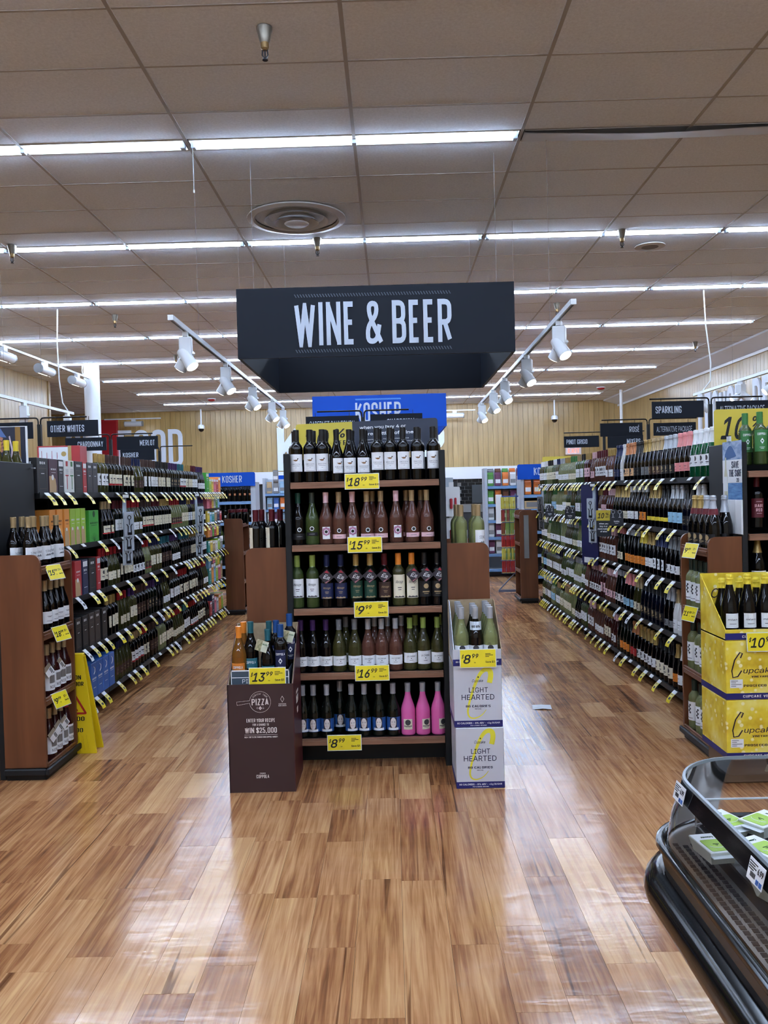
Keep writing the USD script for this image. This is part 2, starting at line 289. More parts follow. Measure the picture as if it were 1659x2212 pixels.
TILE = grain('mineral_fibre_tile', (202, 209, 219), (222, 229, 239), (60, 60, 60), .9, bump=.25, detail=3)
TBAR = mat('ceiling_tee_bar', (158, 154, 150), .6)
FIXROWS = {n: [] for n in range(-14, 35) if n % 4 == 3}   # cross line index -> spans (j0, j1, lit)
for n in FIXROWS:
    k = (n-3)//4; lo, hi = (-5, 5)
    if k == 8: lo = -7
    for j in range(lo, hi, 2): FIXROWS[n].append((j, j+2, not (k == 0 and j >= 1)))
def build_ceiling():
    c = thing('ceiling', 'suspended grid ceiling of grey white lay-in tiles', kind='structure')
    obj('deck', G().box(X0, X1, Y0, Y1, CEIL+.34, CEIL+.36), mat('dark_plenum', (60, 58, 55), .9), c)
    g = G(); tiles = []
    for n in range(-18, 35):
        ya, yb = max(RY(n), Y0), min(RY(n+1), Y1)
        for j in range(-11, 7):
            xa, xb = max(RX(j), X0), min(RX(j+1), 6.45)
            if xb <= xa or yb <= ya: continue
            y2 = yb
            if n+1 in FIXROWS and any(a <= j < b for a, b, _ in FIXROWS[n+1]): y2 = RY(n+1)-.19
            tiles.append((xa, xb, ya, y2))
    tiles.sort(key=lambda b: (0 if in_view((b[0]+b[1])/2, (b[2]+b[3])/2, CEIL, .08) else 1, b[2]))
    for i, b in enumerate(tiles):
        dz = random.uniform(0, .004); q = (b[0]+.004, b[1]-.004, b[2]+.004, b[3]-.004, CEIL+.003+dz, CEIL+.02)
        if i < 260: obj('tile', G().box(*q), TILE, c)
        else: g.box(*q)
    obj('tiles', g, TILE, c, kind='stuff')
    for j in range(-10, 6): obj('runner', G().box(RX(j)-.012, RX(j)+.012, Y0, Y1, CEIL+.0005, CEIL+.006), TBAR, c)
    g = G()
    for n in range(-17, 35): g.box(X0, 6.44, RY(n)-.008, RY(n)+.008, CEIL+.0025, CEIL+.006)
    obj('cross_tees', g, TBAR, c, kind='stuff')
    # sloped soffit strip along the right wall
    P = Polygon([(6.44, CEIL), (6.44, CEIL-.03), (6.92, CEIL-.15), (6.92, CEIL+.02), (6.44, CEIL+.02)])
    m = trimesh.creation.extrude_polygon(P, Y1-Y0, engine='earcut'); v = m.vertices
    tr = obj('trim_1', G().raw(np.stack([v[:, 0], Y1-v[:, 2], v[:, 1]], 1), m.faces), mat('painted_soffit', (212, 217, 224), .7))
    tag(tr, 'sloping painted soffit strip where ceiling meets right wall', kind='structure')
    tr = obj('trim_2', G().box(6.86, 6.94, Y0, Y1, CEIL-.20, CEIL-.145), WHITE); tag(tr, 'white moulding under the sloping soffit', kind='structure')
build_ceiling()

def boards(g, a0, a1, put, w=.152, gap=.006):
    a = a0
    while a < a1-.01:
        put(g, a+gap/2, min(a+w, a1)-gap/2); a += w
    return g
DARKGAP = mat('panel_groove', (96, 74, 44), .8)
BAND = mat('white_fascia_band', (226, 232, 240), .5)
def build_walls():
    def wall(name, label, back, brd, extra=()):
        w = thing(name, label, kind='structure'); obj('backing', back, DARKGAP, w); obj('boards', brd, WALLW, w, kind='stuff')
        for nm, g, m in extra: obj(nm, g, m, w)
        return w
    zt = CEIL+.3
    black = mat('dark_lower_wall', (38, 40, 42), .7)
    wall('wall_back', 'back wall of pale wood panelling above a white fascia band', G().box(X0, X1, 25.23, 25.3, 2.2, zt), boards(G(), X0, X1, lambda g, a, b: g.box(a, b, 25.2, 25.24, 2.26, zt)),
         [('fascia', G().box(X0, X1, 25.05, 25.23, 1.90, 2.26), BAND), ('lower_panel', G().box(X0, X1, 25.2, 25.3, 0, 1.95), black)])
    wall('wall_right', 'right wall of pale wood panelling', G().box(6.93, 7.0, Y0, Y1, 0, zt), boards(G(), Y0, Y1, lambda g, a, b: g.box(6.9, 6.94, a, b, 0, zt)))
    wall('wall_left', 'left wall of pale wood panelling ending at a corner', G().box(-7.6, -7.42, Y0, 18.1, 0, zt), boards(G(), Y0, 18.1, lambda g, a, b: g.box(-7.44, -7.40, a, b, 0, zt)),
         [('corner_post', G().box(-7.62, -7.38, 18.1, 18.2, 0, zt), WALLW)])
    o = obj('wall_far_left', G().box(X0-.1, X0, Y0, Y1, 0, zt), mat('cream_wall_paint', (206, 196, 174), .8)); tag(o, 'far left side wall beyond the panelled corner', kind='structure')
    o = obj('wall_front', G().box(X0, X1, Y0-.1, Y0, 0, zt), _m['cream_wall_paint']); tag(o, 'wall behind the camera', kind='structure')
    # black tile patch with single tiles and a blue door frame
    b = thing('wall_tile_patch', 'patch of glossy black subway tile on the back wall', kind='structure')
    obj('grout', G().box(2.0, 3.5, 25.17, 25.205, .9, 1.9), mat('grey_grout', (120, 122, 122), .8), b)
    tm = mat('black_glazed_tile', (14, 15, 17), .12)
    for r in range(7):
        for c in range(7):
            xa = 2.0+.215*c+(.107 if r % 2 else 0); za = 1.80-.108*r
            if xa+.2 < 3.5: obj('tile', G().box(xa+.006, xa+.206, 25.15, 25.18, za, za+.097), tm, b)
    d = thing('door_1', 'light blue painted doorway panel on the back wall right of the black tile', kind='structure')
    obj('door_panel', G().box(3.52, 4.5, 25.14, 25.2, 0, 1.9), mat('pale_blue_paint', (112, 150, 176), .5), d)
    obj('door_frame', G().box(3.46, 3.52, 25.12, 25.2, 0, 1.9), mat('dark_frame', (30, 36, 40), .5), d)
    t = thing('round_column', 'round white painted column rising to the ceiling at left', kind='structure')
    obj('shaft', G().cyl((-5.72, 16.1, 0), (-5.72, 16.1, CEIL+.05), .145, n=32), mat('white_column_paint', (214, 220, 228), .45), t, smooth=40)
build_walls()
LET = mat('white_wall_letters', (222, 232, 246), .5)
def big_word(name, word, label, cat, x0, pitch, z0, z1, wfrac, axis):
    t = thing(name, label, cat)
    for i, ch in enumerate(word):
        if ch == ' ': continue
        m = text(ch, (z1-z0), w=pitch*wfrac, d=.04, anchor='l')
        if axis == 'x': g = G().add(m, (x0+i*pitch, 25.2, (z0+z1)/2), (1, 0, 0), (0, 0, 1))
        else: g = G().add(m, (6.9, x0-i*pitch, (z0+z1)/2), (0, -1, 0), (0, 0, 1))
        obj('letter', g, LET, t)
    return t
big_word('wall_lettering', 'KOSHER', 'large white letters on the back wall behind the central display', 'lettering', -3.4, .863, 2.29, 3.59, .84, 'x')
big_word('wall_lettering', 'SEAFOOD', 'large white letters reading SEAFOOD on the back wall at left', 'lettering', -9.78, .515, 2.5, 3.63, .84, 'x')
big_word('wall_lettering', 'LIQUOR DEPT', 'large white letters on the right wall under the track lights', 'lettering', 18.65, .40, 2.35, 3.53, .8, 'y')

# ------------------------------------------------------------------ ceiling fixtures
TROUGH = mat('white_reflector', (236, 238, 240), .35)
SOCK = mat('lamp_holder', (168, 180, 196), .5)
def fixture(lit):
    def build(p):
        L = 1.2192-.018; g = G(); w = .083
        g.box(-L, L, -w, -w+.004, 0, .034).box(-L, L, w-.004, w, 0, .034).box(-L, L, -w, w, .030, .034)
        g.box(-L, -L+.004, -w, w, 0, .034).box(L-.004, L, -w, w, 0, .034)
        obj('housing', g, TROUGH if lit else mat('dull_reflector', (178, 178, 178), .5), p)
        tm = TUBEM if lit else mat('unlit_tube', (200, 202, 204), .3)
        if lit:
            for a, b in ((-L+.04, -.02), (.02, L-.04)): obj('tube', G().cyl((a, 0, -.004), (b, 0, -.004), .017, n=8), tm, p)
            for x in (-L+.022, 0, L-.022): obj('lamp_holder', G().box(x-.018, x+.018, -.024, .024, -.03, .03, .004), SOCK, p)
        else:
            n = 24; xs = np.linspace(-L, L, n); g = G()        # blank cover, sagging in the middle of one
            sag = -.012-.03*np.exp(-((xs+.3)/.7)**2)
            V = [(x, -w+.004, s) for x, s in zip(xs, sag)]+[(x, w-.004, s*.4-.004) for x, s in zip(xs, sag)]
            V += [(x, y, z+.006) for x, y, z in V]
            F = [[i, i+1, n+i+1, n+i] for i in range(n-1)]+[[2*n+i, 3*n+i, 3*n+i+1, 2*n+i+1] for i in range(n-1)]
            obj('cover', G().raw(V, F), mat('dull_reflector'), p, smooth=True)
    return build
ords = ['nearest', 'second nearest', 'third nearest', 'fourth nearest', 'fifth nearest', 'sixth nearest', 'seventh nearest', 'farthest but one', 'farthest']
poss = {-7: 'far left', -5: 'second from left', -3: 'left of centre', -1: 'over the middle', 1: 'right of centre', 3: 'at right'}
for n, spans in FIXROWS.items():
    k = (n-3)//4
    for j0, j1, lit in spans:
        xc = (RX(j0)+RX(j1))/2
        if k >= 0 and not in_view(xc, RY(n), CEIL, .2): continue
        if lit: lab = f'lit fluorescent strip in the {ords[min(k, 8)]} row, {poss[j0]}' if k >= 0 else f'lit fluorescent strip in the {nth(-k)} row behind the viewpoint, {poss[j0]}'
        else: lab = f'dark unlit strip fixture with sagging cover in the nearest row, {"left one" if j0 == 1 else "right one"}'
        place('fixture%d' % lit, fixture(lit), 'fluorescent_fixture', lab, 'ceiling light', (xc, RY(n)-.095, CEIL+.001), group='fluorescent strips over the store')
def build_diffuser(p):
    al = mat('aluminium_vane', (196, 196, 198), .4); dk = mat('dark_duct', (14, 17, 26), .8)
    obj('flange', G().lathe([(.46, 0), (.46, -.012), (.40, -.022), (.385, -.012), (.385, 0)], 40), mat('offwhite_metal', (176, 172, 168), .5), p, smooth=40)
    obj('duct', G().lathe([(.385, 0), (.385, .16), (0, .16)], 32), dk, p, smooth=40)
    for r, z in ((.30, -.03), (.205, -.05)):
        obj('vane', G().lathe([(r, z), (r-.014, z+.004), (r-.07, z+.07), (r-.064, z+.07), (r-.002, z+.008)], 40), al, p, smooth=40)
    obj('centre_disc', G().lathe([(0, -.062), (.10, -.062), (.115, -.05), (.08, -.02), (0, -.02)], 32), al, p, smooth=40)
place('diff', build_diffuser, 'air_diffuser', 'round multi-ring ceiling air diffuser above the aisle sign', 'air vent', (-.82, 7.86, CEIL-.004))
def build_sprinkler(p):
    obj('escutcheon', G().lathe([(0, 0), (.045, 0), (.045, -.006), (.03, -.07), (.024, -.085), (0, -.085)], 16), mat('nickel_cup', (112, 104, 92), .4, .6), p, smooth=40)
    obj('brass_body', G().lathe([(0, -.08), (.024, -.08), (.022, -.115), (.012, -.125), (0, -.125)], 12), BRASS, p, smooth=40)
    dk = mat('dark_sprinkler', (36, 36, 40), .4, .5)
    g = G().tube([(-.013, 0, -.12), (-.016, 0, -.15), (0, 0, -.175)], .004, 6).tube([(.013, 0, -.12), (.016, 0, -.15), (0, 0, -.175)], .004, 6).cyl((0, 0, -.12), (0, 0, -.172), .004, n=6)
    obj('frame', g, dk, p)
    obj('deflector', G().cyl((0, 0, -.174), (0, 0, -.178), .016, n=12), dk, p)
for lab, x, y in (('above the nearest light row', -.636, 4.67), ('in front of the ring diffuser', -.684, 8.5), ('over the right aisle at the second light row', 2.395, 8.51), ('at far left by the second light row', -3.765, 8.45),
                  ('over the left aisle, beyond the third light row', -3.82, 11.75), ('above the right track light', 2.39, 11.79), ('at right by the pendant cord', 5.6, 15.3), ('over the left aisle by the fifth light row', -3.85, 15.2)):
    place('spr', build_sprinkler, 'sprinkler_head', 'brass fire sprinkler hanging from the ceiling '+lab, 'sprinkler', (x, y, CEIL), group='ceiling sprinklers')
def build_smoke(p):
    obj('base', G().lathe([(0, 0), (.11, 0), (.11, -.025), (0, -.025)], 20), WHITE, p, smooth=40)
    obj('red_cover', G().lathe([(0, -.02), (.10, -.02), (.085, -.06), (.04, -.075), (0, -.075)], 20), mat('alarm_red', (150, 22, 26), .4), p, smooth=40)
for lab, x, y in (('left', -4.69, 22.1), ('right', 5.53, 21.85)):
    place('smk', build_smoke, 'fire_alarm', f'red dome fire alarm on the far ceiling at {lab}', 'fire alarm', (x, y, CEIL))
def build_speaker(p):
    obj('ring', G().lathe([(.16, 0), (.16, -.01), (.09, -.014), (.09, 0)], 28), mat('offwhite_metal'), p, smooth=40)
    obj('grille', G().lathe([(0, -.012), (.085, -.012), (.09, 0), (0, 0)], 24), mat('grey_grille', (120, 118, 116), .6), p, smooth=40)
place('spk', build_speaker, 'ceiling_speaker', 'small round ceiling speaker behind the second light row at right', 'speaker', (2.86, 9.1, CEIL-.002))
def build_camera_dome(p):
    obj('stem', G().cyl((0, 0, .55), (0, 0, .06), .025, n=12), WHITE, p, smooth=40)
    obj('housing', G().lathe([(0, .09), (.07, .09), (.10, .05), (.10, -.03), (0, -.03)], 20), WHITE, p, smooth=40)
    obj('dome', G().lathe([(.08, -.03), (.07, -.08), (.04, -.11), (0, -.12)], 16), mat('smoked_dome', (12, 12, 14), .15), p, smooth=40)
for lab, x in (('left of the KOSHER wall letters', -5.55), ('right of the aisle sign', 4.85)):
    place('cam', build_camera_dome, 'security_camera', f'white dome security camera before the back wall, {lab}', 'security camera', (x, 24.6, 3.6))

# ------------------------------------------------------------------ hanging canopies, tracks and spots
def canopy(name, label, word, matl, x0, x1, y0, y1, z0, z1, deco):
    t = thing(name, label, 'sign', ((x0+x1)/2, y0, z0)); w = (x1-x0)/2; D = y1-y0; h = z1-z0
    inner = matl
    obj('front_panel', G().box(-w, w, 0, .025, 0, h), matl, t); obj('back_panel', G().box(-w, w, D-.025, D, 0, h), inner, t)
    obj('side_panel', G().box(-w, -w+.025, .025, D-.025, 0, h), inner, t); obj('side_panel', G().box(w-.025, w, .025, D-.025, 0, h), inner, t)
    obj('lettering', G().add(text(word, h*.615, w=w*2*(.565 if deco else .34), d=.006), (-.02, 0, h*.47), (1, 0, 0), (0, 0, 1)), SIGNTXT, t)
    gm = mat('grey_sign_print', (74, 84, 96), .6) if deco else mat('pale_blue_print', (96, 160, 224), .6)
    for zz in (h*.875, h*.085):
        if not deco and zz < h*.5: continue
        g = G(); n = 56; ww = w*2*(.565 if deco else .34)
        for i in range(n):
            a = -ww/2-.02+ww*i/n; g.prism(Polygon([(a+.013, zz-.012), (a+.021, zz-.012), (a+.008, zz+.012), (a, zz+.012)]), .002, (0, 0, 0))
        obj('hatched_rule', g, gm, t)
    for sx in (-1, 1):
        for yy in (.1, D-.1): obj('hanger_wire', sum_wires([(sx*(w-.12), yy, h)], CEIL-z0), WIRE, t)
    return t
WIRE = mat('steel_wire', (92, 92, 94), .5, .3)
def sum_wires(pts, ztop, r=.0013):
    g = G()
    for x, y, z in pts: g.cyl((x, y, z), (x, y, ztop), r, n=5)
    return g
canopy('hanging_sign_canopy', 'large dark navy hanging box sign reading WINE & BEER over the central display', 'WINE & BEER', SIGN, -1.142, .972, 6.38, 8.6, 2.62, 3.15, True)
canopy('hanging_sign_canopy', 'blue hanging box sign behind the dark wine and beer canopy', 'KOSHER', BLUE, -1.22, .91, 13.3, 15.4, 2.60, 3.12, False)
def head(lit=True, rz=0, tilt=38, twin=True):
    """A track spot: adaptor, body box and tilted cans with lenses."""
    def build(p):
        obj('adaptor', G().box(-.018, .018, -.045, .045, -.035, 0), WHITEM, p)
        obj('body', G().box(-.045, .045, -.04, .04, -.20, -.035, .006), WHITEM, p)
        for s in ((-1, 1) if twin else (1,)):
            a = math.radians(tilt); d = np.array([s*math.sin(a)*.8, -.35*s, -math.cos(a)]); d /= np.linalg.norm(d)
            c0 = np.array([-s*.028, 0, -.13]); c1 = c0+d*.155
            obj('can', G().cyl(c0, c1, .040, .047, 18), WHITEM, p, smooth=40)
            obj('lens', G().cyl(c1, c1+d*.003, .040, n=18), SPOTM, p)
    return build
def track(name, label, p0, p1, wires, group=None, ztop=CEIL):
    t = thing(name, label, 'track light'); p0, p1 = np.array(p0), np.array(p1); d = (p1-p0)/np.linalg.norm(p1-p0); s = np.array([-d[1], d[0], 0])
    g = G(); q = [p0-s*.018, p0+s*.018, p1+s*.018, p1-s*.018]
    g.raw([tuple(v+np.array([0, 0, z])) for z in (0, .035) for v in q], [[0, 1, 2, 3], [4, 7, 6, 5], [0, 4, 5, 1], [1, 5, 6, 2], [2, 6, 7, 3], [3, 7, 4, 0]])
    obj('rail', g, WHITEM, t)
    q = [p0-s*.006+d*.02, p0+s*.006+d*.02, p1+s*.006-d*.02, p1-s*.006-d*.02]
    obj('slot', G().raw([tuple(v+np.array([0, 0, z])) for z in (-.0015, .001) for v in q], [[0, 1, 2, 3], [4, 7, 6, 5], [0, 4, 5, 1], [1, 5, 6, 2], [2, 6, 7, 3], [3, 7, 4, 0]]), mat('dark_slot', (60, 58, 56), .5), t)
    W = [p0+(p1-p0)*f for f in wires]
    for w in W: obj('hanger_wire', sum_wires([(w[0], w[1], w[2]+.03)], ztop, .0012), WIRE, t)
    return t
track('track_rail', 'white lighting track left of the hanging wine and beer canopy', (-1.43, 5.53, 2.75), (-1.46, 11.56, 2.75), (.14, .45, .75, .97))
track('track_rail', 'white lighting track right of the hanging wine and beer canopy', (1.2, 5.39, 2.75), (1.28, 11.9, 2.75), (.13, .42, .75, .97))
o5 = ['nearest', 'second', 'third', 'fourth', 'farthest']
for i, y in enumerate((5.96, 7.40, 8.83, 10.26, 11.31)):
    place('head', head(), 'spot_light', f'{o5[i]} white twin spotlight on the track left of the canopy', 'spotlight', (-1.437, y, 2.75), 8, 'spotlights on the canopy tracks')
for i, y in enumerate((5.93, 7.40, 8.88, 9.94, 11.3)):
    place('head', None, 'spot_light', f'{o5[i]} white twin spotlight on the track right of the canopy', 'spotlight', (1.215+.01*i, y, 2.75), -20, 'spotlights on the canopy tracks')
track('track_rail', 'upper white lighting track at far left against the panelled wall', (-5.7, 10.5, 3.87), (-5.7, 15.9, 3.87), (.3, .8))
track('track_rail', 'lower white lighting track at left, above the blank category sign', (-4.4, 8.2, 2.76), (-4.4, 11.6, 2.76), (.4, .7))
track('track_rail', 'white lighting track in front of the right wall letters', (4.22, 7.4, 2.79), (4.22, 11.6, 2.79), (.3, .69))
track('track_rail', 'short white track with a flood lamp high on the back wall at left', (-8.3, 24.3, 3.87), (-6.65, 24.3, 3.87), (.5,))
track('track_rail', 'short white track with a flood lamp high on the back wall, right of the canopy', (1.25, 24.3, 3.87), (2.5, 24.3, 3.87), (.5,))
def flood(p):
    obj('yoke', G().box(-.06, .06, -.03, .03, -.06, 0), WHITEM, p)
    obj('body', G().cyl((-.25, 0, -.13), (.25, 0, -.13), .075, n=16), WHITEM, p, smooth=40)
    obj('end_cap', G().cyl((-.27, 0, -.13), (-.25, 0, -.13), .08, n=16), GREYM, p); obj('end_cap', G().cyl((.25, 0, -.13), (.27, 0, -.13), .08, n=16), GREYM, p)
    obj('lens', G().box(-.22, .22, .03, .06, -.19, -.11), emit('flood_lens_glow', (.95, .98, 1.0), 14.0), p)
for lab, loc, rz in (('nearest at the left edge', (-5.7, 12.4, 3.87), 90), ('second along the left wall', (-5.7, 13.87, 3.87), 90), ('farthest along the left wall', (-5.7, 15.3, 3.87), 90),
                     ('on the back wall at left', (-7.45, 24.3, 3.87), 0), ('on the back wall right of the canopy', (1.9, 24.3, 3.87), 0)):
    place('flood', flood, 'flood_lamp', f'white cylindrical wall washer lamp, {lab}', 'spotlight', loc, rz)
place('head1', head(twin=False), 'spot_light', 'white spotlight on the low track above the blank category sign at left', 'spotlight', (-4.4, 10.05, 2.76), 180)
place('head1', None, 'spot_light', 'white spotlight at the end of the low left track', 'spotlight', (-4.4, 11.4, 2.76), 180)
for i, y in enumerate((8.3, 9.2, 10.06, 11.35)):
    place('headw', head(twin=True, tilt=55), 'spot_light', f'{o5[i]} white spotlight on the track before the right wall letters', 'spotlight', (4.22, y, 2.79), 25)
def cord(name, label, pts): tag(obj(name, G().tube(pts, .009, 8), WHITE, smooth=True), label, 'power cord')
cord('power_cord', 'white power cord dropping from the ceiling to the low left track', [(-4.45, 11.31, CEIL), (-4.47, 11.31, 3.7), (-4.46, 11.31, 3.2), (-4.44, 11.35, 2.9), (-4.40, 11.42, 2.80)])
cord('power_cord', 'short white power cord dropping beside the round column at left', [(-5.82, 15.9, CEIL), (-5.83, 15.9, 4.02), (-5.8, 15.88, 3.93), (-5.71, 15.8, 3.90)])
cord('power_cord', 'white power cord dropping from the ceiling to the right track', [(4.24, 11.25, CEIL), (4.26, 11.25, 3.7), (4.32, 11.25, 3.2), (4.31, 11.25, 2.95), (4.23, 11.3, 2.83)])
tag(obj('support_pole', G().cyl((6.2, 22.4, CEIL-.02), (6.2, 22.4, 1.2), .04, n=16), WHITE, smooth=40), 'thin white pole dropping from the ceiling at right', 'pole')
def pull(p): obj('chain', G().cyl((0, 0, 0), (0, 0, -.35), .002, n=5), GREYM, p); obj('end', G().cyl((0, 0, -.35), (0, 0, -.37), .006, n=6), WHITE, p)
place('pull', pull, 'hanging_wire', 'thin wire dangling from the nearest light row at left', 'wire', (-1.38, 6.12, CEIL))

# ------------------------------------------------------------------ bottles
PROF = {
 'B': [(0, 0), (.033, 0), (.0372, .005), (.0375, .185), (.0362, .200), (.031, .214), (.0215, .226), (.0160, .238), (.0145, .252), (.0142, .292), (.0155, .293), (.0155, .299), (.013, .301), (0, .301)],
 'G': [(0, 0), (.036, 0), (.0402, .006), (.0405, .135), (.0392, .148), (.0350, .167), (.0275, .190), (.0205, .212), (.0160, .232), (.0146, .250), (.0142, .290), (.0155, .291), (.0155, .297), (0, .298)],
 'C': [(0, 0), (.038, 0), (.0435, .007), (.0440, .120), (.0425, .145), (.0375, .175), (.0300, .205), (.0225, .235), (.0175, .262), (.0155, .285), (.0150, .300), (.0170, .302), (.0170, .312), (.012, .318), (0, .319)],
 'H': [(0, 0), (.033, 0), (.0370, .006), (.0370, .120), (.0350, .150), (.0300, .190), (.0225, .235), (.0170, .275), (.0145, .300), (.0140, .335), (.0152, .336), (.0152, .342), (0, .343)],
}
PROF['D'] = PROF['C']
PROF['M'] = [(r*1.22, z*1.2) for r, z in PROF['B']]
PROF['P'] = [(r*1.04, z) for r, z in PROF['G']]
PROF['K'] = [(r*1.13, z*1.0) for r, z in PROF['C']]
LABZ = {'B': (.060, .150), 'G': (.045, .110), 'C': (.040, .105), 'H': (.045, .115), 'M': (.075, .185), 'K': (.04, .11), 'P': (.04, .09), 'D': (.045, .11)}
CAPZ = {'B': .236, 'G': .238, 'C': .222, 'H': .275, 'M': .287, 'K': .205, 'P': .247, 'D': .268}
PAL = {'black': (17, 17, 20), 'burgundy': (88, 20, 32), 'red': (168, 32, 38), 'gold': (176, 146, 84), 'tan': (172, 148, 108), 'silver': (176, 180, 186), 'white': (232, 234, 236), 'cream': (226, 218, 192), 'navy': (24, 34, 74),
       'blue': (36, 84, 150), 'teal': (40, 104, 116), 'green': (58, 120, 62), 'olive': (132, 150, 70), 'purple': (66, 40, 92), 'orange': (222, 130, 42), 'pink': (226, 140, 140), 'blush': (226, 184, 190), 'grey': (120, 124, 128), 'yellow': (232, 206, 60),
       'copper': (196, 128, 84), 'brown': (62, 40, 34), 'sky': (150, 196, 222), 'peach': (238, 190, 140), 'forest': (24, 66, 52), 'darkgreen': (40, 52, 44)}
METALLIC = {'gold', 'silver', 'copper', 'burgundy', 'red', 'navy', 'purple', 'teal', 'tan', 'blue'}
def capm(c): return mat('capsule_'+c, PAL[c], .34, .35 if c in METALLIC else 0.0)
def labm(c): return mat('label_'+c, PAL[c], .5)
GLASS = {}
def glass(k):
    if k in GLASS: return GLASS[k]
    if k == 'dark': m = mat('dark_wine_glass', (4, 4, 6), .05, specular_ior_level=.42)
    elif k == 'deepgreen': m = mat('deep_green_glass', (8, 15, 10), .06, specular_ior_level=.5)
    elif k == 'midnight': m = mat('midnight_blue_glass', (8, 12, 26), .06, specular_ior_level=.5)
    elif k in ('pinkpaint', 'whitepaint'): m = mat(k+'_bottle', {'pinkpaint': (228, 104, 170), 'whitepaint': (216, 216, 214)}[k], .12)
    else:
        nm, tc, dc, kd = {'clear': ('pale_wine_glass', (.80, .83, .52), (.36, .40, .17), .42), 'green': ('green_wine_glass', (.36, .48, .18), (.10, .16, .045), .36), 'emerald': ('emerald_glass', (.05, .48, .22), (.01, .16, .06), .35), 'rose': ('rose_wine_glass', (.62, .34, .26), (.19, .075, .05), .42),
                          'amber': ('amber_wine_glass', (.75, .42, .08), (.36, .15, .02), .4), 'olive': ('olive_wine_glass', (.40, .40, .13), (.10, .10, .03), .38), 'redwine': ('red_wine_glass', (.30, .10, .09), (.07, .015, .015), .5)}[k]
        m = mat_nodes(nm, {'t': ('transparent_bsdf', {'color': tc}), 'd': ('diffuse_bsdf', {'color': dc}), 'a': ('mix_closure', {'fac': kd}), 'g': ('glossy_bsdf', {'color': (1, 1, 1), 'roughness': .05}), 'f': ('fresnel', {'IOR': 1.5}), 'b': ('mix_closure', {})},
                      [('t.BSDF', 'a.closure1'), ('d.BSDF', 'a.closure2'), ('f.fac', 'b.fac'), ('a.closure', 'b.closure1'), ('g.BSDF', 'b.closure2')], 'b.closure')
    GLASS[k] = m; return m
def duck_print():
    body = Polygon([(-.017, .003), (-.010, .002), (.000, .003), (.006, .002), (.010, .004), (.011, -.001), (.008, -.005), (.000, -.007), (-.008, -.005)])
    hd = union_all([Point(.0115, .0075).buffer(.0032, 6), Polygon([(.007, .002), (.0105, .003), (.013, .007), (.009, .008)]), Polygon([(.014, .008), (.019, .006), (.014, .0055)])])
    return body, hd
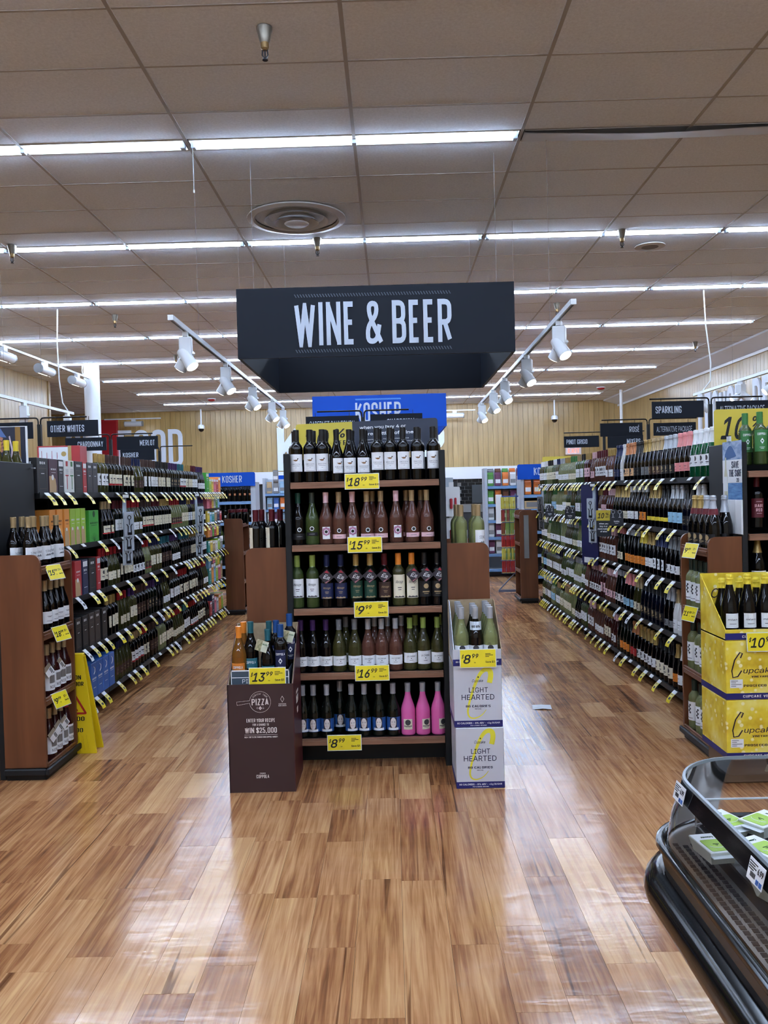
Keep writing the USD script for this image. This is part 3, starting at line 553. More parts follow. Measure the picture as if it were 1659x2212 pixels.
def bottle(shape, gl, cap, lab, art='lines', labz=None, half=None, foil=None, back=None, front=True):
    """A bottle: glass body, capsule, a label with its print. front -y, base at the origin."""
    def build(p):
        pr = PROF[shape]; z0c = CAPZ[shape]
        obj('glass_body', G().lathe(pr, 22), glass(gl), p, smooth=35)
        top = [(r+.0008, z) for r, z in pr if z > z0c and r > .005]
        r0 = np.interp(z0c, [z for _, z in pr[1:]], [r for r, _ in pr[1:]])+.0008
        if cap:
            if shape in 'CKD':
                k = 1.13 if shape == 'K' else 1.0
                prof = [(r0-.002, z0c-.002), (r0, z0c)]+[(r, z) for r, z in top if z < .29]+[(.0165*k, .290), (.0190*k, .296), (.0190*k, .300), (.0172*k, .303), (.0185*k, .312), (.0150*k, .3205), (0, .322)]
            else:
                zt = top[-1][1]; rr = max(r for r, z in top)+.0006
                prof = [(r0-.001, z0c-.001), (r0, z0c)]+[(max(rr, r), z) if z > z0c+.012 else (r, z) for r, z in top[:-1]]+[(rr, zt+.0005), (rr-.0015, zt+.002), (0, zt+.002)]
            obj('capsule', G().lathe(prof, 16), capm(cap), p, smooth=35)
        if lab:
            z0, z1 = labz or LABZ[shape]; zm = (z0+z1)/2
            R = np.interp(zm, [z for _, z in pr[1:]], [r for r, _ in pr[1:]])+.0003
            hf = half or (.92 if labz is None else 1.25)
            lp = obj('label', strip(R, z0, z1, hf, 11), labm(lab), p, smooth=35); R += .0006
            dark = lab in ('black', 'navy', 'brown', 'purple', 'burgundy', 'green', 'forest', 'blue', 'teal', 'red'); inkm = labm('tan') if dark else mat('label_ink', (60, 58, 62), .6)
            g = G(); H = z1-z0
            def bar(zc, w, h, gg): gg.add(wrap(trimesh.creation.extrude_polygon(sbox(-w/2, -h/2, w/2, h/2), .0003), R, zc))
            def txt(s, zc, h, w, gg, sh=0.0, x=0.0, bold=False):
                m = text(s, h, w, bold, .0003, sh); m.vertices[:, 0] += x; gg.add(wrap(m, R, zc))
            if art == 'lines':
                for f, w in ((.62, .5), (.55, .34), (.22, .6)): bar(z0+H*f, R*w*1.7, H*.028, g)
                obj('print', g, inkm, lp)
            elif art == 'mark':
                g.add(wrap(trimesh.creation.extrude_polygon(Point(0, 0).buffer(R*.38, 5), .0003), R, z0+H*.68)); bar(z0+H*.32, R*1.1, H*.07, g); bar(z0+H*.2, R*.7, H*.03, g); obj('print', g, inkm, lp)
            elif art == 'band':
                bar(z0+H*.09, R*2.2, H*.16, g); obj('colour_band', g, labm('red'), lp); g = G(); bar(z0+H*.62, R*1.2, H*.09, g); bar(z0+H*.45, R*.8, H*.03, g); obj('print', g, inkm, lp)
            elif art == 'script':
                txt('mlwn', z0+H*.58, H*.13, R*1.1, g, .3); bar(z0+H*.28, R*.8, H*.03, g); obj('print', g, inkm, lp)
            elif art == 'duck':
                bd, hd = duck_print(); zz = z0+H*.66
                obj('duck_body', G().add(wrap(trimesh.creation.extrude_polygon(bd, .0003), R, zz)), mat('duck_brown', (132, 98, 62), .6), lp)
                obj('duck_head', G().add(wrap(trimesh.creation.extrude_polygon(hd, .0004), R, zz)), mat('duck_dark', (52, 44, 40), .6), lp)
                txt('DECOY', z0+H*.42, H*.085, R*1.3, g); bar(z0+H*.32, R*1.1, H*.016, g); bar(z0+H*.22, R*.2, H*.016, g); bar(z0+H*.05, R*1.4, H*.012, g); obj('print', g, GREYINK, lp)
            elif art == 'crema':
                txt('LA CREMA', z0+H*.66, H*.14, R*1.25, g); bar(z0+H*.46, R*.14, H*.07, g); bar(z0+H*.27, R*.55, H*.03, g); obj('print', g, mat('label_ink'), lp)
            elif art == 'coppola':
                txt('COPPOLA', z0+H*(.8 if H > .07 else .6), H*(.11 if H > .07 else .26), R*1.35, g, bold=True)
                if H > .07:
                    g.add(wrap(trimesh.creation.extrude_polygon(Polygon([(0, -.017), (.011, 0), (0, .017), (-.011, 0)]).difference(Point(0, 0).buffer(.005)), .0003), R, z0+H*.48)); bar(z0+H*.2, R*.8, H*.02, g); bar(z0+H*.14, R*.5, H*.02, g)
                obj('print', g, WHITEP, lp)
            elif art == 'rare':
                txt('RARE', z0+H*.62, H*.16, R*1.3, g, bold=True); txt('RED', z0+H*.40, H*.16, R*.95, g, bold=True); bar(z0+H*.22, R*.8, H*.02, g); bar(z0+H*.84, R*.9, H*.02, g); obj('print', g, labm('blush'), lp)
            elif art == 'simi':
                txt('SIMI', z0+H*.6, H*.16, R*1.0, g); g.add(wrap(trimesh.creation.extrude_polygon(Polygon([(-.02, 0), (-.006, .01), (0, .005), (.009, .013), (.02, 0), (.02, -.001), (-.02, -.001)]), .0002), R, z0+H*.28)); obj('print', g, GREYINK, lp)
            elif art == 'noir':
                txt('NOIR', z0+H*.2, H*.16, R*.9, g); obj('print', g, mat('label_ink'), lp)
                obj('label_picture', G().add(wrap(trimesh.creation.extrude_polygon(sbox(-R*.5, -H*.2, R*.5, H*.25), .0003), R, z0+H*.62)), mat('grey_photo_print', (120, 116, 112), .6), lp)
            elif art == 'vine':
                for i in range(5): g.add(wrap(trimesh.creation.extrude_polygon(Point((-1)**i*.004, 0).buffer(.0065, 4), .0003), R, z0+H*(.42+.1*i)))
                bar(z0+H*.13, R*1.1, H*.025, g); obj('print', g, mat('label_ink'), lp)
            elif art == 'face':
                zz = z0+H*.58
                obj('hair_print', G().add(wrap(trimesh.creation.extrude_polygon(sbox(-.020, -H*.40, .020, H*.40), .0002), R, zz)), mat('dark_hair_print', (44, 32, 30), .6), lp)
                obj('face_print', G().add(wrap(trimesh.creation.extrude_polygon(union_all([Point(0, 0).buffer(1, 10)]), .0004).apply_transform(np.diag([.0165, H*.40, 1, 1])), R, zz)), mat('pale_face_print', (226, 214, 208), .6), lp)
                for s in (-1, 1):
                    g.add(wrap(trimesh.creation.extrude_polygon(Polygon([(s*.003, .003), (s*.007, .0055), (s*.0115, .0035), (s*.007, .0022)][::s]), .0006), R, zz)); g.add(wrap(trimesh.creation.extrude_polygon(Polygon([(s*.003, .0085), (s*.011, .0095), (s*.011, .0085), (s*.003, .0075)][::s]).buffer(0), .0006), R, zz))
                obj('eyes_print', g, INK, lp)
                g = G(); txt('Flirt', zz-.010, .008, .022, g, .3); obj('print', g, mat('orange_print', (196, 120, 84), .6), lp)
                g = G(); bar(z0+H*.12, R*1.5, H*.18, g); obj('name_band', g, WHITEP, lp)
            elif art == 'flower':
                fl = union_all([Point(.017*math.cos(a), .017*math.sin(a)).buffer(.0085, 6) for a in np.arange(8)*PI/4]+[Point(0, 0).buffer(.018)])
                obj('flower_print', G().add(wrap(trimesh.creation.extrude_polygon(fl, .0006), R, z0+H*.62)), mat('mauve_flower', (172, 120, 148), .6), lp)
                obj('roundel', ring_roundel(R, z0+H*.6), WHITEP, lp); g.add(wrap(trimesh.creation.extrude_polygon(Point(0, 0).buffer(.0085), .0012), R, z0+H*.6)); obj('roundel_centre', g, INK, lp)
            elif art == 'roundel':
                obj('roundel', ring_roundel(R, z1+.022), WHITEP, lp); g.add(wrap(trimesh.creation.extrude_polygon(Point(0, 0).buffer(.0085), .0012), R, z1+.022)); obj('roundel_centre', g, INK, lp)
                g = G(); bar(z0+H*.5, R*.8, H*.1, g); obj('print', g, GREYINK, lp)
            elif art == 'village':
                txt('Menage', z0+H*.70, H*.13, R*1.15, g, .3); bar(z0+H*.45, R*.6, H*.03, g); bar(z0+H*.36, R*.45, H*.025, g)
                sk = Polygon([(-.03, 0)]+[(-.03+.004*i, .004+.006*((i*37) % 5)/4) for i in range(16)]+[(.03, 0)])
                g.add(wrap(trimesh.creation.extrude_polygon(sk, .0003), R, z0+H*.03)); obj('print', g, inkm, lp)
    return build
def ring_roundel(R, z): return G().add(wrap(trimesh.creation.extrude_polygon(Point(0, 0).buffer(.0125).difference(Point(0, 0).buffer(.0088)), .0012), R, z))

GNAME = {'dark': 'dark', 'deepgreen': 'dark green', 'midnight': 'dark blue', 'clear': 'pale', 'green': 'green', 'emerald': 'emerald', 'rose': 'rosé', 'amber': 'amber', 'olive': 'olive', 'pinkpaint': 'pink', 'whitepaint': 'white', 'redwine': 'red'}
def bname(shape, gl):
    if shape in 'CKD': return 'sparkling_wine_bottle', 'sparkling wine bottle'
    if gl in ('clear', 'green', 'emerald', 'amber', 'olive'): return 'white_wine_bottle', 'white wine bottle'
    if gl in ('rose', 'pinkpaint'): return 'rose_wine_bottle', 'rosé wine bottle'
    return 'red_wine_bottle', 'red wine bottle'
def put_bottle(look, loc, rz, label, group=None):
    """look = (shape, glass, capsule, label, art[, labz, half])"""
    nm, cat = bname(look[0], look[1])
    return place(('bottle',)+tuple(look), bottle(*look), nm, label, cat, loc, rz, group)

# ------------------------------------------------------------------ price cards and tags
def price_card(dollars, cents, save, W=.188, H=.082):
    def build(p):
        obj('sleeve', G().box(-W/2-.004, W/2+.004, 0, .0016, -H/2-.004, H/2+.004), mat('clear_white_sleeve', (226, 230, 226), .12), p)
        obj('card', G().box(-W/2, W/2, -.0012, 0, -H/2, H/2), YEL, p)
        g = G(); S = W/.20; fx = (1, 0, 0); fz = (0, 0, 1); Y = -.0012
        n = len(dollars); dw = (.033 if n > 1 else .038)*n*S
        g.add(text('$', .020*S, .010*S, True, .0008, .25), (-.086*S, Y, .012*S), fx, fz)
        g.add(text(dollars, .047*S, dw, True, .0008, .25, 'l'), (-.080*S, Y, -.003*S), fx, fz)
        g.add(text(cents, .023*S, .036*S, True, .0008, .2, 'l'), (-.072*S+dw, Y, .014*S), fx, fz)
        g.add(text('ea', .007*S, None, False, .0008), (-.056*S+dw, Y, -.022*S), fx, fz)
        for k in range(3): g.box((.042)*S, (.042+(.030, .044, .022)[k])*S, Y-.0006, Y, (.024-.008*k)*S, (.027-.008*k)*S)
        g.add(text('Save '+save, .010*S, None, True, .0008, 0, 'l'), (.042*S, Y, -.020*S), fx, fz)
        obj('print', g, INK, p)
    return build
def card(key, args, label, loc, rz=0, rx=None, cat='price sign'): return place(('card', key), price_card(*args), 'price_card', label, cat, loc, rz, None, rx)
def shelf_tag(col, holder=True):
    """A slanted flag tag on a shelf edge: clip on the rail at the origin, the tag hanging out along -y and down."""
    def build(p):
        obj('clip', G().raw([(-.03, -.002, .016), (.03, -.002, .016), (.03, -.022, -.004), (-.03, -.022, -.004), (-.03, .003, .014), (.03, .003, .014), (.03, -.019, -.006), (-.03, -.019, -.006)], [[0, 3, 2, 1], [4, 5, 6, 7], [0, 1, 5, 4], [1, 2, 6, 5], [2, 3, 7, 6], [3, 0, 4, 7]]), WHITEP, p)
        if col:
            a = np.array([(0, -.020, -.003), (0, -.040, -.024), (0, -.055, -.044), (0, -.064, -.066)]); n = len(a); w = .031
            V = [(-w, y, z) for _, y, z in a]+[(w, y, z) for _, y, z in a]; V += [(x, y+.0012, z-.0012) for x, y, z in V]
            F = [[i, i+1, n+i+1, n+i] for i in range(n-1)]+[[2*n+i, 3*n+i, 3*n+i+1, 2*n+i+1] for i in range(n-1)]+[[0, n, 3*n, 2*n], [n-1, 3*n-1, 4*n-1, 2*n-1]]
            tg = obj('tag', G().raw(V, F), YEL if col == 'y' else WHITEP, p)
            g = G()
            for x0, x1, t0, t1 in ((-.022, .016, .14, .19), (-.022, .004, .26, .30), (-.012, .018, .48, .72)):
                q = lambda x, t: (x, np.interp(t, [0, .4, .72, 1], a[:, 1])-.0006, np.interp(t, [0, .4, .72, 1], a[:, 2])+.0008)
                g.raw([q(x0, t0), q(x0, t1), q(x1, t1), q(x1, t0)], [[0, 1, 2, 3]])
            obj('print', g, INK, tg)
    return build
def put_tag(kind, loc, rz, label, group): return place(('stag', kind), shelf_tag(kind), 'shelf_tag', label, 'price tag', loc, rz, group)

# ------------------------------------------------------------------ the central end display
SHZ = [1.645, 1.287, .922, .550, .172]
def end_display(x0, x1, label, yf=4.75, shelves=SHZ, depth=.48, ztop=1.81):
    """Black end unit with wood fronted shelves."""
    t = thing('end_display', label, 'display shelf', ((x0+x1)/2, yf, 0)); w = (x1-x0)/2
    for s in (-1, 1):
        g = G().box(min(s*w, s*(w-.034)), max(s*w, s*(w-.034)), .0, depth, .0, ztop, .003)
        obj('upright', g, CHAR, t)
    obj('back_panel', G().box(-w+.03, w-.03, depth-.03, depth, .14, ztop-.02), BLACK2, t)
    obj('base_plinth', G().box(-w+.034, w-.034, .16, depth, .0, .11), BLACK, t)
    for z in shelves:
        obj('shelf', G().box(-w+.036, w-.036, .012, depth-.03, z-.028, z-.002), BLACK, t)
        fr = G().box(-w+.037, w-.037, -.012, .012, z-.037, z-.008, .002).box(-w+.037, w-.037, -.008, .012, z-.008, z, .001)
        obj('shelf_front', fr, TRIMW, t)
    return t
end_display(-.61, .31, 'central black end display with five wood edged shelves of wine')
od = ['leftmost', 'second from left', 'third from left', 'fourth from left', 'fifth from left', 'sixth from left', 'seventh from left', 'eighth from left', 'ninth from left', 'tenth from left', 'rightmost']
def orow(i, n): return 'rightmost' if i == n-1 else od[i]
YB = 4.815
r1 = [-.541, -.464, -.392, -.309, -.236, -.159, -.076, -.001, .074, .154, .247]
for i, x in enumerate(r1):
    bg = 3 <= i <= 5
    look = ('G', 'dark', 'black', 'white', 'duck', (.048, .134), .98) if bg else ('B', 'dark', 'black', 'white', 'duck', (.062, .162), 1.12)
    rz = random.uniform(-6, 6)+(22 if i in (3,) else 12 if i in (4, 5, 6) else 4)
    put_bottle(look, (x, YB, SHZ[0]), rz, f'dark {"sloping" if bg else "square"} shouldered wine bottle with duck label, {orow(i, 11)} on central top shelf', 'duck label wines on the central display')
    if i not in (3, 8): put_bottle(look, (x+(.012 if i else -.02), YB+.10, SHZ[0]), rz+5, f'dark wine bottle standing behind the {orow(i, 11)} duck label bottle', 'duck label wines on the central display')
r2 = [(-.541, 'ka'), (-.46, 'kb'), (-.38, 'f'), (-.305, 'r'), (-.227, 'f'), (-.144, 'r'), (-.063, 'r'), (.025, 'f'), (.116, 'r'), (.202, 'r')]
L2 = {'ka': (('G', 'dark', 'forest', 'black', 'roundel', (.03, .065), 1.2), 'dark green capped wine bottle with white ring roundel'), 'kb': (('G', 'green', 'darkgreen', 'black', 'roundel', (.05, .07), .9), 'clear green bottle with white ring roundel'),
      'f': (('G', 'rose', 'blush', 'white', 'flower', (.03, .10), .55), 'rosé bottle with mauve flower label and blush cap'), 'r': (('G', 'rose', 'tan', 'blush', 'roundel', (.03, .055), 1.2), 'rosé bottle with pale pink label band and tan cap')}
for i, (x, k) in enumerate(r2):
    put_bottle(L2[k][0], (x, YB, SHZ[1]), random.uniform(-8, 8)+6, f'{L2[k][1]}, {orow(i, 10)}, second shelf', 'wines on the second shelf of the central display')
for i, j in ((5, 1), (8, -1), (9, -1)):
    put_bottle(L2['r'][0], (r2[i][0]+.03*j, YB+.10, SHZ[1]), 10, f'rosé bottle standing behind the one {orow(i, 10)} on second shelf', 'wines on the second shelf of the central display')
r3 = [(-.556, 'w'), (-.467, 'w'), (-.384, 'n'), (-.303, 'n'), (-.215, 'g'), (-.134, 'g'), (-.051, 'd'), (.03, 'c'), (.107, 'c'), (.18, 'k'), (.255, 'k')]
L3 = {'w': (('B', 'green', 'olive', 'white', 'village', (.06, .168), 1.2), 'pale green bottle with white label and lime cap'), 'n': (('B', 'dark', 'navy', 'navy', 'village', (.05, .14), 1.2), 'dark wine bottle with navy label and navy cap'),
      'g': (('B', 'deepgreen', 'gold', 'forest', 'village', (.05, .15), 1.2), 'green labelled wine bottle with gold cap'), 'd': (('B', 'dark', 'burgundy', 'brown', 'village', (.05, .14), 1.2), 'dark wine bottle with brown label and burgundy cap'),
      'c': (('B', 'olive', 'orange', 'cream', 'village', (.045, .18), 1.05), 'slim cream labelled wine bottle with orange cap'), 'k': (('B', 'dark', 'black', 'black', 'mark', (.05, .14), 1.2), 'black labelled wine bottle with black cap')}
for i, (x, k) in enumerate(r3):
    put_bottle(L3[k][0], (x, YB, SHZ[2]), random.uniform(-8, 8)+4, f'{L3[k][1]}, {orow(i, 11)} on third shelf', 'wines on the third shelf of the central display')
def neck_tag(p):
    pl = G().prism(sbox(-.031, -.031, .031, .031), .0012, (0, 0, 0), (.766, 0, .643), (-.643, 0, .766)); obj('card', pl, mat('black_tag_card', (44, 40, 48), .4), p)
    obj('corner', G().prism(Polygon([(.027, .004), (.027, .027), (.008, .027)]), .0016, (0, 0, 0), (.766, 0, .643), (-.643, 0, .766)), mat('tag_red', (170, 40, 58), .5), p)
    obj('lower_corner', G().prism(Polygon([(-.027, -.027), (.010, -.027), (-.027, -.019)]), .0016, (0, 0, 0), (.766, 0, .643), (-.643, 0, .766)), mat('tag_pink', (170, 110, 118), .5), p)
    g = G().add(text('$1.00', .017, .036, True, .0006, .2), (.001, -.0013, -.004), (.95, 0, -.3), (.3, 0, .95)); g.add(text('SAVE', .006, .016, True, .0006), (.002, -.0013, .011), (.95, 0, -.3), (.3, 0, .95)); obj('print', g, WHITEP, p)
for i in (2, 3, 4, 5, 6, 8, 9, 10):
    place('ntag', neck_tag, 'neck_tag', f'black diamond shaped coupon tag hanging on the bottle {orow(i, 11)} on third shelf', 'coupon tag', (r3[i][0]+(.0, .01)[i > 7], YB-.046, SHZ[2]+.178), random.uniform(-8, 8), 'black coupon tags on the third shelf')
r4 = [(-.545, 'p'), (-.475, 'p'), (-.399, 'p'), (-.324, 'y'), (-.233, 'y'), (-.155, 'o'), (-.077, 'o'), (.004, 'o'), (.087, 'g'), (.165, 'h'), (.246, 'g')]
L4 = {'p': (('G', 'dark', 'purple', 'white', 'crema', (.035, .09), 1.2), 'dark wine bottle with white label and purple cap'), 'y': (('G', 'olive', 'grey', 'white', 'crema', (.035, .09), 1.2), 'golden white wine with white label, grey cap'),
      'o': (('G', 'rose', 'silver', 'white', 'crema', (.035, .09), 1.2), 'orange rosé bottle with white label and silver cap'), 'g': (('G', 'olive', 'olive', 'white', 'crema', (.042, .10), 1.2), 'olive bottle with white label, pale green cap'),
      'h': (('G', 'olive', 'olive', 'white', 'crema', (.034, .11), 1.2), 'olive bottle with tall white label, pale green cap')}
for i, (x, k) in enumerate(r4):
    put_bottle(L4[k][0], (x, YB, SHZ[3]), random.uniform(-10, 10)+5, f'{L4[k][1]}, {orow(i, 11)} on fourth shelf', 'wines on the fourth shelf of the central display')
    if i in (3, 5, 6, 7, 8, 10): put_bottle(L4[k][0], (x+.035, YB+.10, SHZ[3]), 10, f'wine bottle standing behind the one {orow(i, 11)} on fourth shelf', 'wines on the fourth shelf of the central display')
r5 = [(-.545, 'f'), (-.483, 'f'), (-.405, 'f'), (-.335, 'b'), (-.262, 'f'), (-.187, 'f'), (-.103, 'f'), (-.02, 'f'), (.066, 'k'), (.152, 'k'), (.241, 'k')]
L5 = {'f': (('G', 'deepgreen', 'silver', 'blue', 'face', (.032, .108), 1.25), 'dark bottle with blue face portrait label'), 'k': (('P', 'pinkpaint', 'silver', 'cream', 'mark', (.035, .095), .62), 'bright pink painted wine bottle')}
for i, (x, k) in enumerate(r5):
    kk = 'f' if k == 'b' else k
    put_bottle(L5[kk][0], (x, YB+(.09 if k == 'b' else 0), SHZ[4]), random.uniform(-6, 6)+(0, 0, 0, 0, 14, -8, 0, 0, 0, 22, 40)[i], f'{L5[kk][1]}, {orow(i, 11)} on bottom shelf', 'wines on the bottom shelf of the central display')
for key, args, lab, x, z in (('18', ('18', '99', '$10'), '$18.99 card on the top shelf edge', -.164, 1.642), ('15', ('15', '99', '$4'), '$15.99 card on the second shelf edge', -.157, 1.283), ('9', ('9', '99', '$5'), 'glare covered $9.99 card on the third shelf edge', -.13, .914),
                             ('16', ('16', '99', '$7'), '$16.99 card on the fourth shelf edge', -.134, .551), ('8', ('8', '99', '$3'), '$8.99 card on the bottom shelf edge', -.303, .155)):
    card(key, args, 'yellow '+lab+' of the central display', (x, 4.722, z), 0, -4)

# ------------------------------------------------------------------ side wings of the end displays
def wing(name, label, x0, x1, y0, y1, face, base=True, levels=(1.19, .815, .44, .07)):
    """Cherry wing shelf; face = +1 opens to +x, -1 to -x."""
    t = thing(name, label, 'display shelf', ((x0+x1)/2, (y0+y1)/2, 0)); w, d = (x1-x0)/2, (y1-y0)/2
    r = .045
    pf = rrect(-w, w, .07, 1.275, r, corners=(0, 1 if face > 0 else 0, 1 if face < 0 else 0, 0))
    for y in (-d, d-.02): obj('side_panel', G().prism(pf, .02, (0, y+.02, 0)), CHERRY, t)
    xb = -face*w
    obj('back_board', G().box(min(xb, xb+face*.012), max(xb, xb+face*.012), -d+.02, d-.02, .07, 1.22), CHERRY, t)
    xf = face*w
    for z in levels:
        obj('shelf', G().box(min(xb+face*.012, xf-face*.012), max(xb+face*.012, xf-face*.012), -d+.021, d-.021, z-.02, z), CHERRY, t)
        g = G().box(min(xf, xf-face*.012), max(xf, xf-face*.012), -d+.021, d-.021, z-.03, z+.018, .002).box(min(xf+face*.004, xf-face*.01), max(xf+face*.004, xf-face*.01), -d+.021, d-.021, z-.012, z+.002, .001)
        obj('shelf_lip', g, CHERRY, t)
    obj('plinth', G().box(-w+.005, w-.005, -d+.004, d-.004, 0, .07), BLACK, t)
    if base:
        g = G().box(-w, w, -d-.02, -d, .03, .068, .006)
        xo = xf+face*.02; g.box(min(xf, xo), max(xf, xo), -d-.02, d+.02, .03, .068, .006); obj('bumper', g, CHAR, t)
    return t
wing('wing_shelf', 'cherry wood wing shelf at left with rounded top, beside the yellow floor sign', -2.22, -1.985, 4.66, 5.13, 1)
wing('wing_shelf', 'cherry wood wing shelf at right beside the yellow case stack', 1.79, 1.98, 4.74, 5.20, -1)
wing('wing_shelf', 'cherry wood wing shelf on the left of the central display', -.845, -.61, 4.77, 5.23, -1)
wing('wing_shelf', 'cherry wood wing shelf on the right of the central display', .31, .55, 4.77, 5.23, 1)
wing('wing_shelf', 'cherry wood wing shelf at the far end of the left aisle', -2.215, -1.97, 10.98, 11.45, 1)
wing('wing_shelf', 'cherry wood wing shelf at the far end of the right aisle', 1.745, 1.985, 11.42, 11.9, -1)
end_display(-3.18, -2.222, 'black end display at the left edge of the picture', 4.67, depth=.51)
end_display(1.982, 2.94, 'black end display at right with wood edged shelves and green bottles on top', 4.74, depth=.48)
# left wing contents
for i, (x, y) in enumerate([(-2.165, 4.75), (-2.17, 4.87), (-2.165, 5.0), (-2.07, 4.73), (-2.08, 4.82), (-2.06, 4.90), (-2.075, 4.985), (-2.05, 5.07)]):
    put_bottle(('G', 'dark', 'tan', 'white', 'simi', (.045, .125), 1.2), (x, y, 1.19), 62+random.uniform(-8, 8), f'dark tan capped bottle on top of left wing shelf, {"back" if i < 3 else "front"} row, {nth(i+1 if i < 3 else i-2)} from viewer', 'tan capped wines on top of the left wing shelf')
for j, (z, caps, nm) in enumerate(((.815, ['tan']*4, 'second'), (.44, ['tan']*5, 'third'), (.07, ['tan', 'tan', 'tan', 'red', 'red'], 'bottom'))):
    n = len(caps)
    for i, c in enumerate(caps):
        art = 'lines' if j == 0 else 'noir'
        put_bottle(('G', 'dark' if j == 0 else 'redwine', c, 'white', art, (.05, .12) if j == 0 else (.035, .135), 1.2), ((-2.036, -2.036, -2.036, -2.036, -2.125)[i], (4.83, 4.915, 5.0, 5.085, 4.90)[i], z), 70+random.uniform(-8, 8),
                   f'{c} capped bottle on the left wing {nm} shelf, {nth(i+1)} from near panel', f'{c} capped wines on the {nm} shelf of the left wing')
def white_tag(p):
    pl = G().prism(sbox(-.03, -.035, .03, .035), .001, (0, 0, 0), (.8, 0, .6), (-.6, 0, .8)); obj('card', pl, mat('clear_tag_card', (150, 140, 122), .35), p)
    obj('white_half', G().prism(sbox(-.029, -.034, .029, .008), .0014, (0, 0, 0), (.8, 0, .6), (-.6, 0, .8)), WHITEP, p)
    g = G()
    for k in range(5): g.prism(sbox(.004, -.028+.007*k, .022, -.024+.007*k), .002, (0, 0, 0), (.8, 0, .6), (-.6, 0, .8))
    obj('print', g, INK, p)
for i, (x, y, z) in enumerate([(-2.0, 4.93, .60), (-2.0, 4.77, .60), (-2.0, 4.80, .215), (-2.0, 4.88, .24), (-2.0, 4.97, .245)]):
    place('wtag', white_tag, 'neck_tag', f'white coupon tag on a bottle of the left wing, {["third shelf near yellow sign", "third shelf near the panel", "bottom shelf nearest", "bottom shelf middle", "bottom shelf rear"][i]}', 'coupon tag', (x, y, z), 70)
card('w15', ('15', '99', '$4', .13, .085), 'yellow glare streaked price card on the left wing top shelf lip', (-1.955, 4.80, 1.165), 75, -24)
card('w18', ('18', '99', '$6', .13, .085), 'yellow $18.99 price card on the left wing second shelf lip', (-1.955, 4.86, .80), 75, -24)
card('w9', ('9', '99', '$3', .13, .085), 'yellow $9.99 price card on the left wing third shelf lip', (-1.955, 4.82, .42), 75, -24)
# right wing contents
for i, (x, y, c) in enumerate([(1.84, 4.79, 'silver'), (1.84, 4.885, 'silver'), (1.84, 4.98, 'gold'), (1.84, 5.07, 'gold'), (1.925, 4.84, 'silver')]):
    put_bottle(('C', 'dark', c, 'black', 'mark', (.035, .10), 1.2), (x, y, 1.19), -80, f'dark sparkling bottle with {c} foil on top of the right wing, {["nearest", "second", "third", "farthest", "standing beside the panel"][i]}', f'{c} foil sparkling wines on the right wing shelf')
def collar(p): obj('collar', G().lathe([(.030, -.022), (.0255, .022), (.0245, .022), (.029, -.022), (.030, -.022)], 16), mat('burgundy_collar', (104, 28, 38), .5), p, smooth=40)
for i, (x, y) in enumerate(((1.84, 4.79), (1.84, 4.885), (1.84, 4.98), (1.84, 5.07))): place('collar', collar, 'neck_collar', f'burgundy paper collar round the {["nearest", "second", "third", "farthest"][i]} sparkling bottle neck on the right wing', 'bottle collar', (x, y, 1.19+.222), 0, 'burgundy bottle collars on the right wing')
for j, (z, nm, n) in enumerate(((.815, 'second', 5), (.44, 'third', 4), (.07, 'bottom', 4))):
    for i in range(n):
        put_bottle(('B', 'clear', 'darkgreen', 'white', 'vine', (.055, .17), 1.15), (1.842, (4.86, 4.94, 5.02, 5.14, 5.10)[i] if n == 4 else (4.83, 4.91, 4.99, 5.07, 5.15)[i], z), -70+random.uniform(-6, 6), f'pale wine bottle on {nm} shelf of the right wing, {nth(i+1)} from the near panel', f'pale wines on the {nm} shelf of the right wing')
card('x9', ('9', '99', '$3', .12, .085), 'yellow glare patched price card on the right wing top shelf lip', (1.762, 4.95, 1.185), -75, -20)
card('x11', ('11', '99', '$2', .12, .085), 'yellow $11.99 price card on the right wing second shelf lip', (1.762, 4.98, .805), -75, -20)
# centre wings
for i, (x, y) in enumerate([(-.795, 4.86), (-.70, 4.86), (-.775, 4.96), (-.665, 4.96), (-.73, 5.06)]):
    put_bottle(('B', 'dark', 'burgundy', 'cream', 'lines', (.03, .2), 1.15), (x, y, 1.19), -88+6*i, f'dark burgundy capped bottle on the wing left of central display, {["front left", "front right", "second row left", "second row right", "rear"][i]}', 'burgundy capped wines on the central left wing')
for i, (x, y) in enumerate([(.40, 4.86), (.50, 4.86), (.385, 4.96), (.49, 4.96)]):
    put_bottle(('B', 'clear', 'tan', 'white', 'simi', (.05, .155), 1.15), (x, y, 1.19), 35 if i % 2 else 130, f'pale tan capped bottle on the wing right of central display, {["front left", "front right", "rear left", "rear right"][i]}', 'tan capped pale wines on the central right wing')
# right end display contents
for i, (x, y) in enumerate([(2.075, 4.90), (2.125, 4.82), (2.20, 4.83), (2.29, 4.83)]):
    put_bottle(('B', 'green', 'green', 'green', 'coppola', (.075, .20), 1.15), (x, y, SHZ[0]+.035), random.uniform(-8, 8), f'green labelled wine bottle on top of the right end display, {["behind left", "leftmost in front", "middle in front", "rightmost in front"][i]}', 'green labelled wines at the right edge')
for i, x in enumerate((2.105, 2.20, 2.30)): put_bottle(('B', 'dark', 'burgundy', 'burgundy', 'rare', (.06, .17), 1.2), (x, 4.83, SHZ[1]+.03), 0, f'burgundy labelled red wine bottle on the right end display, {nth(i+1)} from left', 'burgundy labelled wines at the right edge')
for i, x in enumerate((2.105, 2.215, 2.32)): put_bottle(('C', 'dark', 'gold', 'white', 'lines', (.05, .12), 1.2), (x, 4.83, SHZ[2]+.03), 0, f'gold foil sparkling wine bottle on the right end display, {nth(i+1)} from left', 'gold foil sparkling wines at the right edge')
